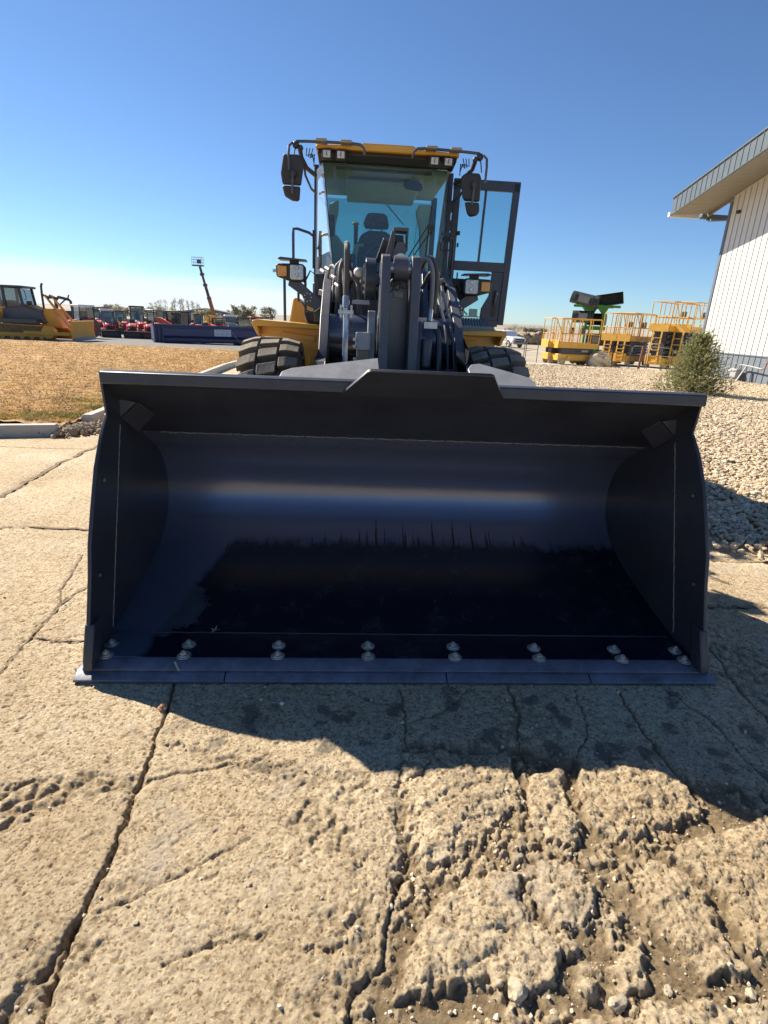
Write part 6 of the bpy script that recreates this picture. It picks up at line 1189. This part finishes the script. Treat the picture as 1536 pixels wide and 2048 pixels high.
# ---------------------------------------------------------------- distant trees
TWG = mat('bare_twigs', (.30, .26, .21), .9, var=.3, vs=1); LVS = leafy('olive_leaves', (.24, .23, .12), .4, .8, (.38, .35, .22)); GRYL = leafy('grey_leaves', (.28, .27, .22), .35, .8, (.38, .37, .30))
def bare(name, label, p, h, w, grp='bare trees on the skyline', seed=1, depth=5):
    t = thing(name, label, 'tree', p, group=grp); rr = random.Random(seed); tk = MB(); tw_ = MB()
    def br(p, d, l, r, k):
        q = p+d*l; (tk if k > depth-2 else tw_).tube([p, q], r, 4 if k > 2 else 3, r*.6)
        if k == 0: return
        for i in range(3):
            d2 = (d+Vector((rr.uniform(-1, 1)*w/h*1.1, rr.uniform(-1, 1)*w/h*1.1, rr.uniform(-.1, .5)))).normalized(); br(p+d*l*rr.uniform(.6, 1), d2, l*rr.uniform(.66, .86), r*.58, k-1)
    for i in range(3): br(Vector((rr.uniform(-.2, .2), 0, -.3)), Vector((rr.uniform(-.5, .5)*w/h, rr.uniform(-.5, .5), 1)).normalized(), h*.27, h*.022, depth)
    tk.build('trunk', TWG, t, smooth=False, fix=False); tw_.build('crown', TWG, t, smooth=False, fix=False); return t
def tree(name, label, p, h, w, m, n=420, grp='trees along the skyline', leaf=.13, cat='tree', col_=False):
    t = thing(name, label, cat, p, group=grp); tr = MB(); tr.tube([(0,0,-.2), (.05,0,h*.4), (0,0,h*.85)], .025*h, 6, .006*h); rr = np.random.RandomState(int(abs(p[0])*37+p[1]) % 9999)
    for k in range(10): a = rr.rand()*6.28; z = h*(.15+.5*rr.rand()); l = w*.45*(1-z/h*.4); tr.tube([(0,0,z), (math.cos(a)*l*.6, math.sin(a)*l*.6, z+l*.45), (math.cos(a)*l, math.sin(a)*l, z+l*1.1)], .008*h, 4, .002*h)
    tr.build('trunk', BRK, t); k = 16
    cz = .2+.75*rr.rand(k); ang = rr.rand(k)*6.28; rad = (.12+.30*rr.rand(k))*(1-np.abs(cz-.5)*(.6 if col_ else .9)); cs = np.stack([rad*np.cos(ang), rad*np.sin(ang), cz], -1)
    c = cs[rr.randint(0, k, n)]+rr.randn(n, 3)*[.085, .085, .05]; P_ = c*[w, w, h]; P_[:, 2] = np.clip(P_[:, 2], .05*h, h*1.02)
    u = rr.randn(n, 3); u /= np.linalg.norm(u, axis=1)[:, None]; v = np.cross(u, rr.randn(n, 3)); v /= np.linalg.norm(v, axis=1)[:, None]; s = leaf*w*(.5+rr.rand(n))[:, None]
    trimesh('crown', np.stack([P_-u*s*.5, P_+u*s*.5, P_+v*s*.8], 1).reshape(-1, 3), np.arange(3*n).reshape(-1, 3), m, t); return t
def far(x, Y): X = AZ(x, Y); return (X, Y, -.9)
bare('bare_tree', 'bare spreading tree above the red tractors, left of the poplar row', far(221, 90), 4.3, 3.4, seed=3)
bare('bare_tree', 'thin bare tree between the excavator boom and the spreading tree', far(157, 95), 3.0, 1.6, seed=8, depth=4)
for i, (x, hh, ww) in enumerate(((303,4.6,3.0),(314,5.4,2.2),(322,6.0,2.2),(331,5.8,2.4),(343,5.0,2.0),(350,7.0,3.0),(361,6.6,2.4),(367,6.8,2.2),(377,6.4,2.2),(386,6.5,2.4),(396,6.0,2.4))):
    tree('poplar', ['low leftmost grey tree of the poplar row', 'second poplar from the left of the row, short and slim', 'third poplar of the row, slightly taller', 'fourth poplar of the row, right of the taller third', 'small poplar in the dip of the row', 'tallest and widest poplar in the middle of the row', 'poplar directly right of the tallest one', 'second poplar right of the tallest one', 'slim poplar after the gap in the row', 'poplar just left of the boom lift basket column', 'rightmost poplar of the row, under the lift basket'][i], far(x, 205), hh, ww, GRYL, 300, 'poplars in a row on the skyline', .10, 'tree', True)
ORD = 'leftmost second third fourth fifth sixth seventh eighth ninth tenth eleventh twelfth thirteenth fourteenth fifteenth sixteenth seventeenth eighteenth nineteenth twentieth twenty-first twenty-second twenty-third twenty-fourth'.split()
BELT = 'low olive trees of the belt along the horizon'
for i in range(24):
    x = 178+i*15.0+rr.random()*9 if i else 182
    Y = 150+rr.random()*40
    tree('tree', ORD[i]+(' tree' if i == 0 else ' tree from the left')+' in the low belt behind the parked machines', far(x, Y), 2.3+1.3*rr.random()+(1.0 if x > 470 else 0), 2.8+2.0*rr.random(), LVS if rr.random() < .6 else GRYL, 260, BELT)
for i, (x, hh, m_) in enumerate(((471, 4.6, GRYL), (487, 4.9, GRYL), (497, 4.2, LVS), (541, 4.6, GRYL))): tree('tree', ['taller grey tree right of the boom lift', 'tall pale olive tree just left of the loader lamp', 'rounder olive tree touching the loader lamp side', 'olive tree seen between the loader grab rails'][i], far(x, 170), hh, 3.6, m_, 420, 'taller trees right of the boom lift')
bare('bare_tree', 'smaller grey bare tree on the horizon, next to the open cab door', far(1010, 150), 3.6, 4.2, seed=11, depth=4); bare('bare_tree', 'taller grey bare tree on the horizon above the white pickup', far(1031, 150), 4.6, 5.2, seed=14)
for i, x in enumerate((1053, 1061, 1070, 1078, 1086)): tree('tree', ORD[i]+' low grey tree in the far line right of the bare trees', far(x, 260), 2.2, 6.0, GRYL, 150, 'low far trees right of the bare trees')
# long low shed far off behind the poplars
o = MB().prism([(0, 0), (0, 2.6), (7, 3.6), (14, 2.6), (14, 0)], 'y', 0, 8).build('far_shed', mat('weathered_grey', (.25, .25, .26), .8), None, loc=(AZ(366, 180), 180, -.9)); tag(o, 'low grey shed on the horizon left of the boom lift', 'shed')
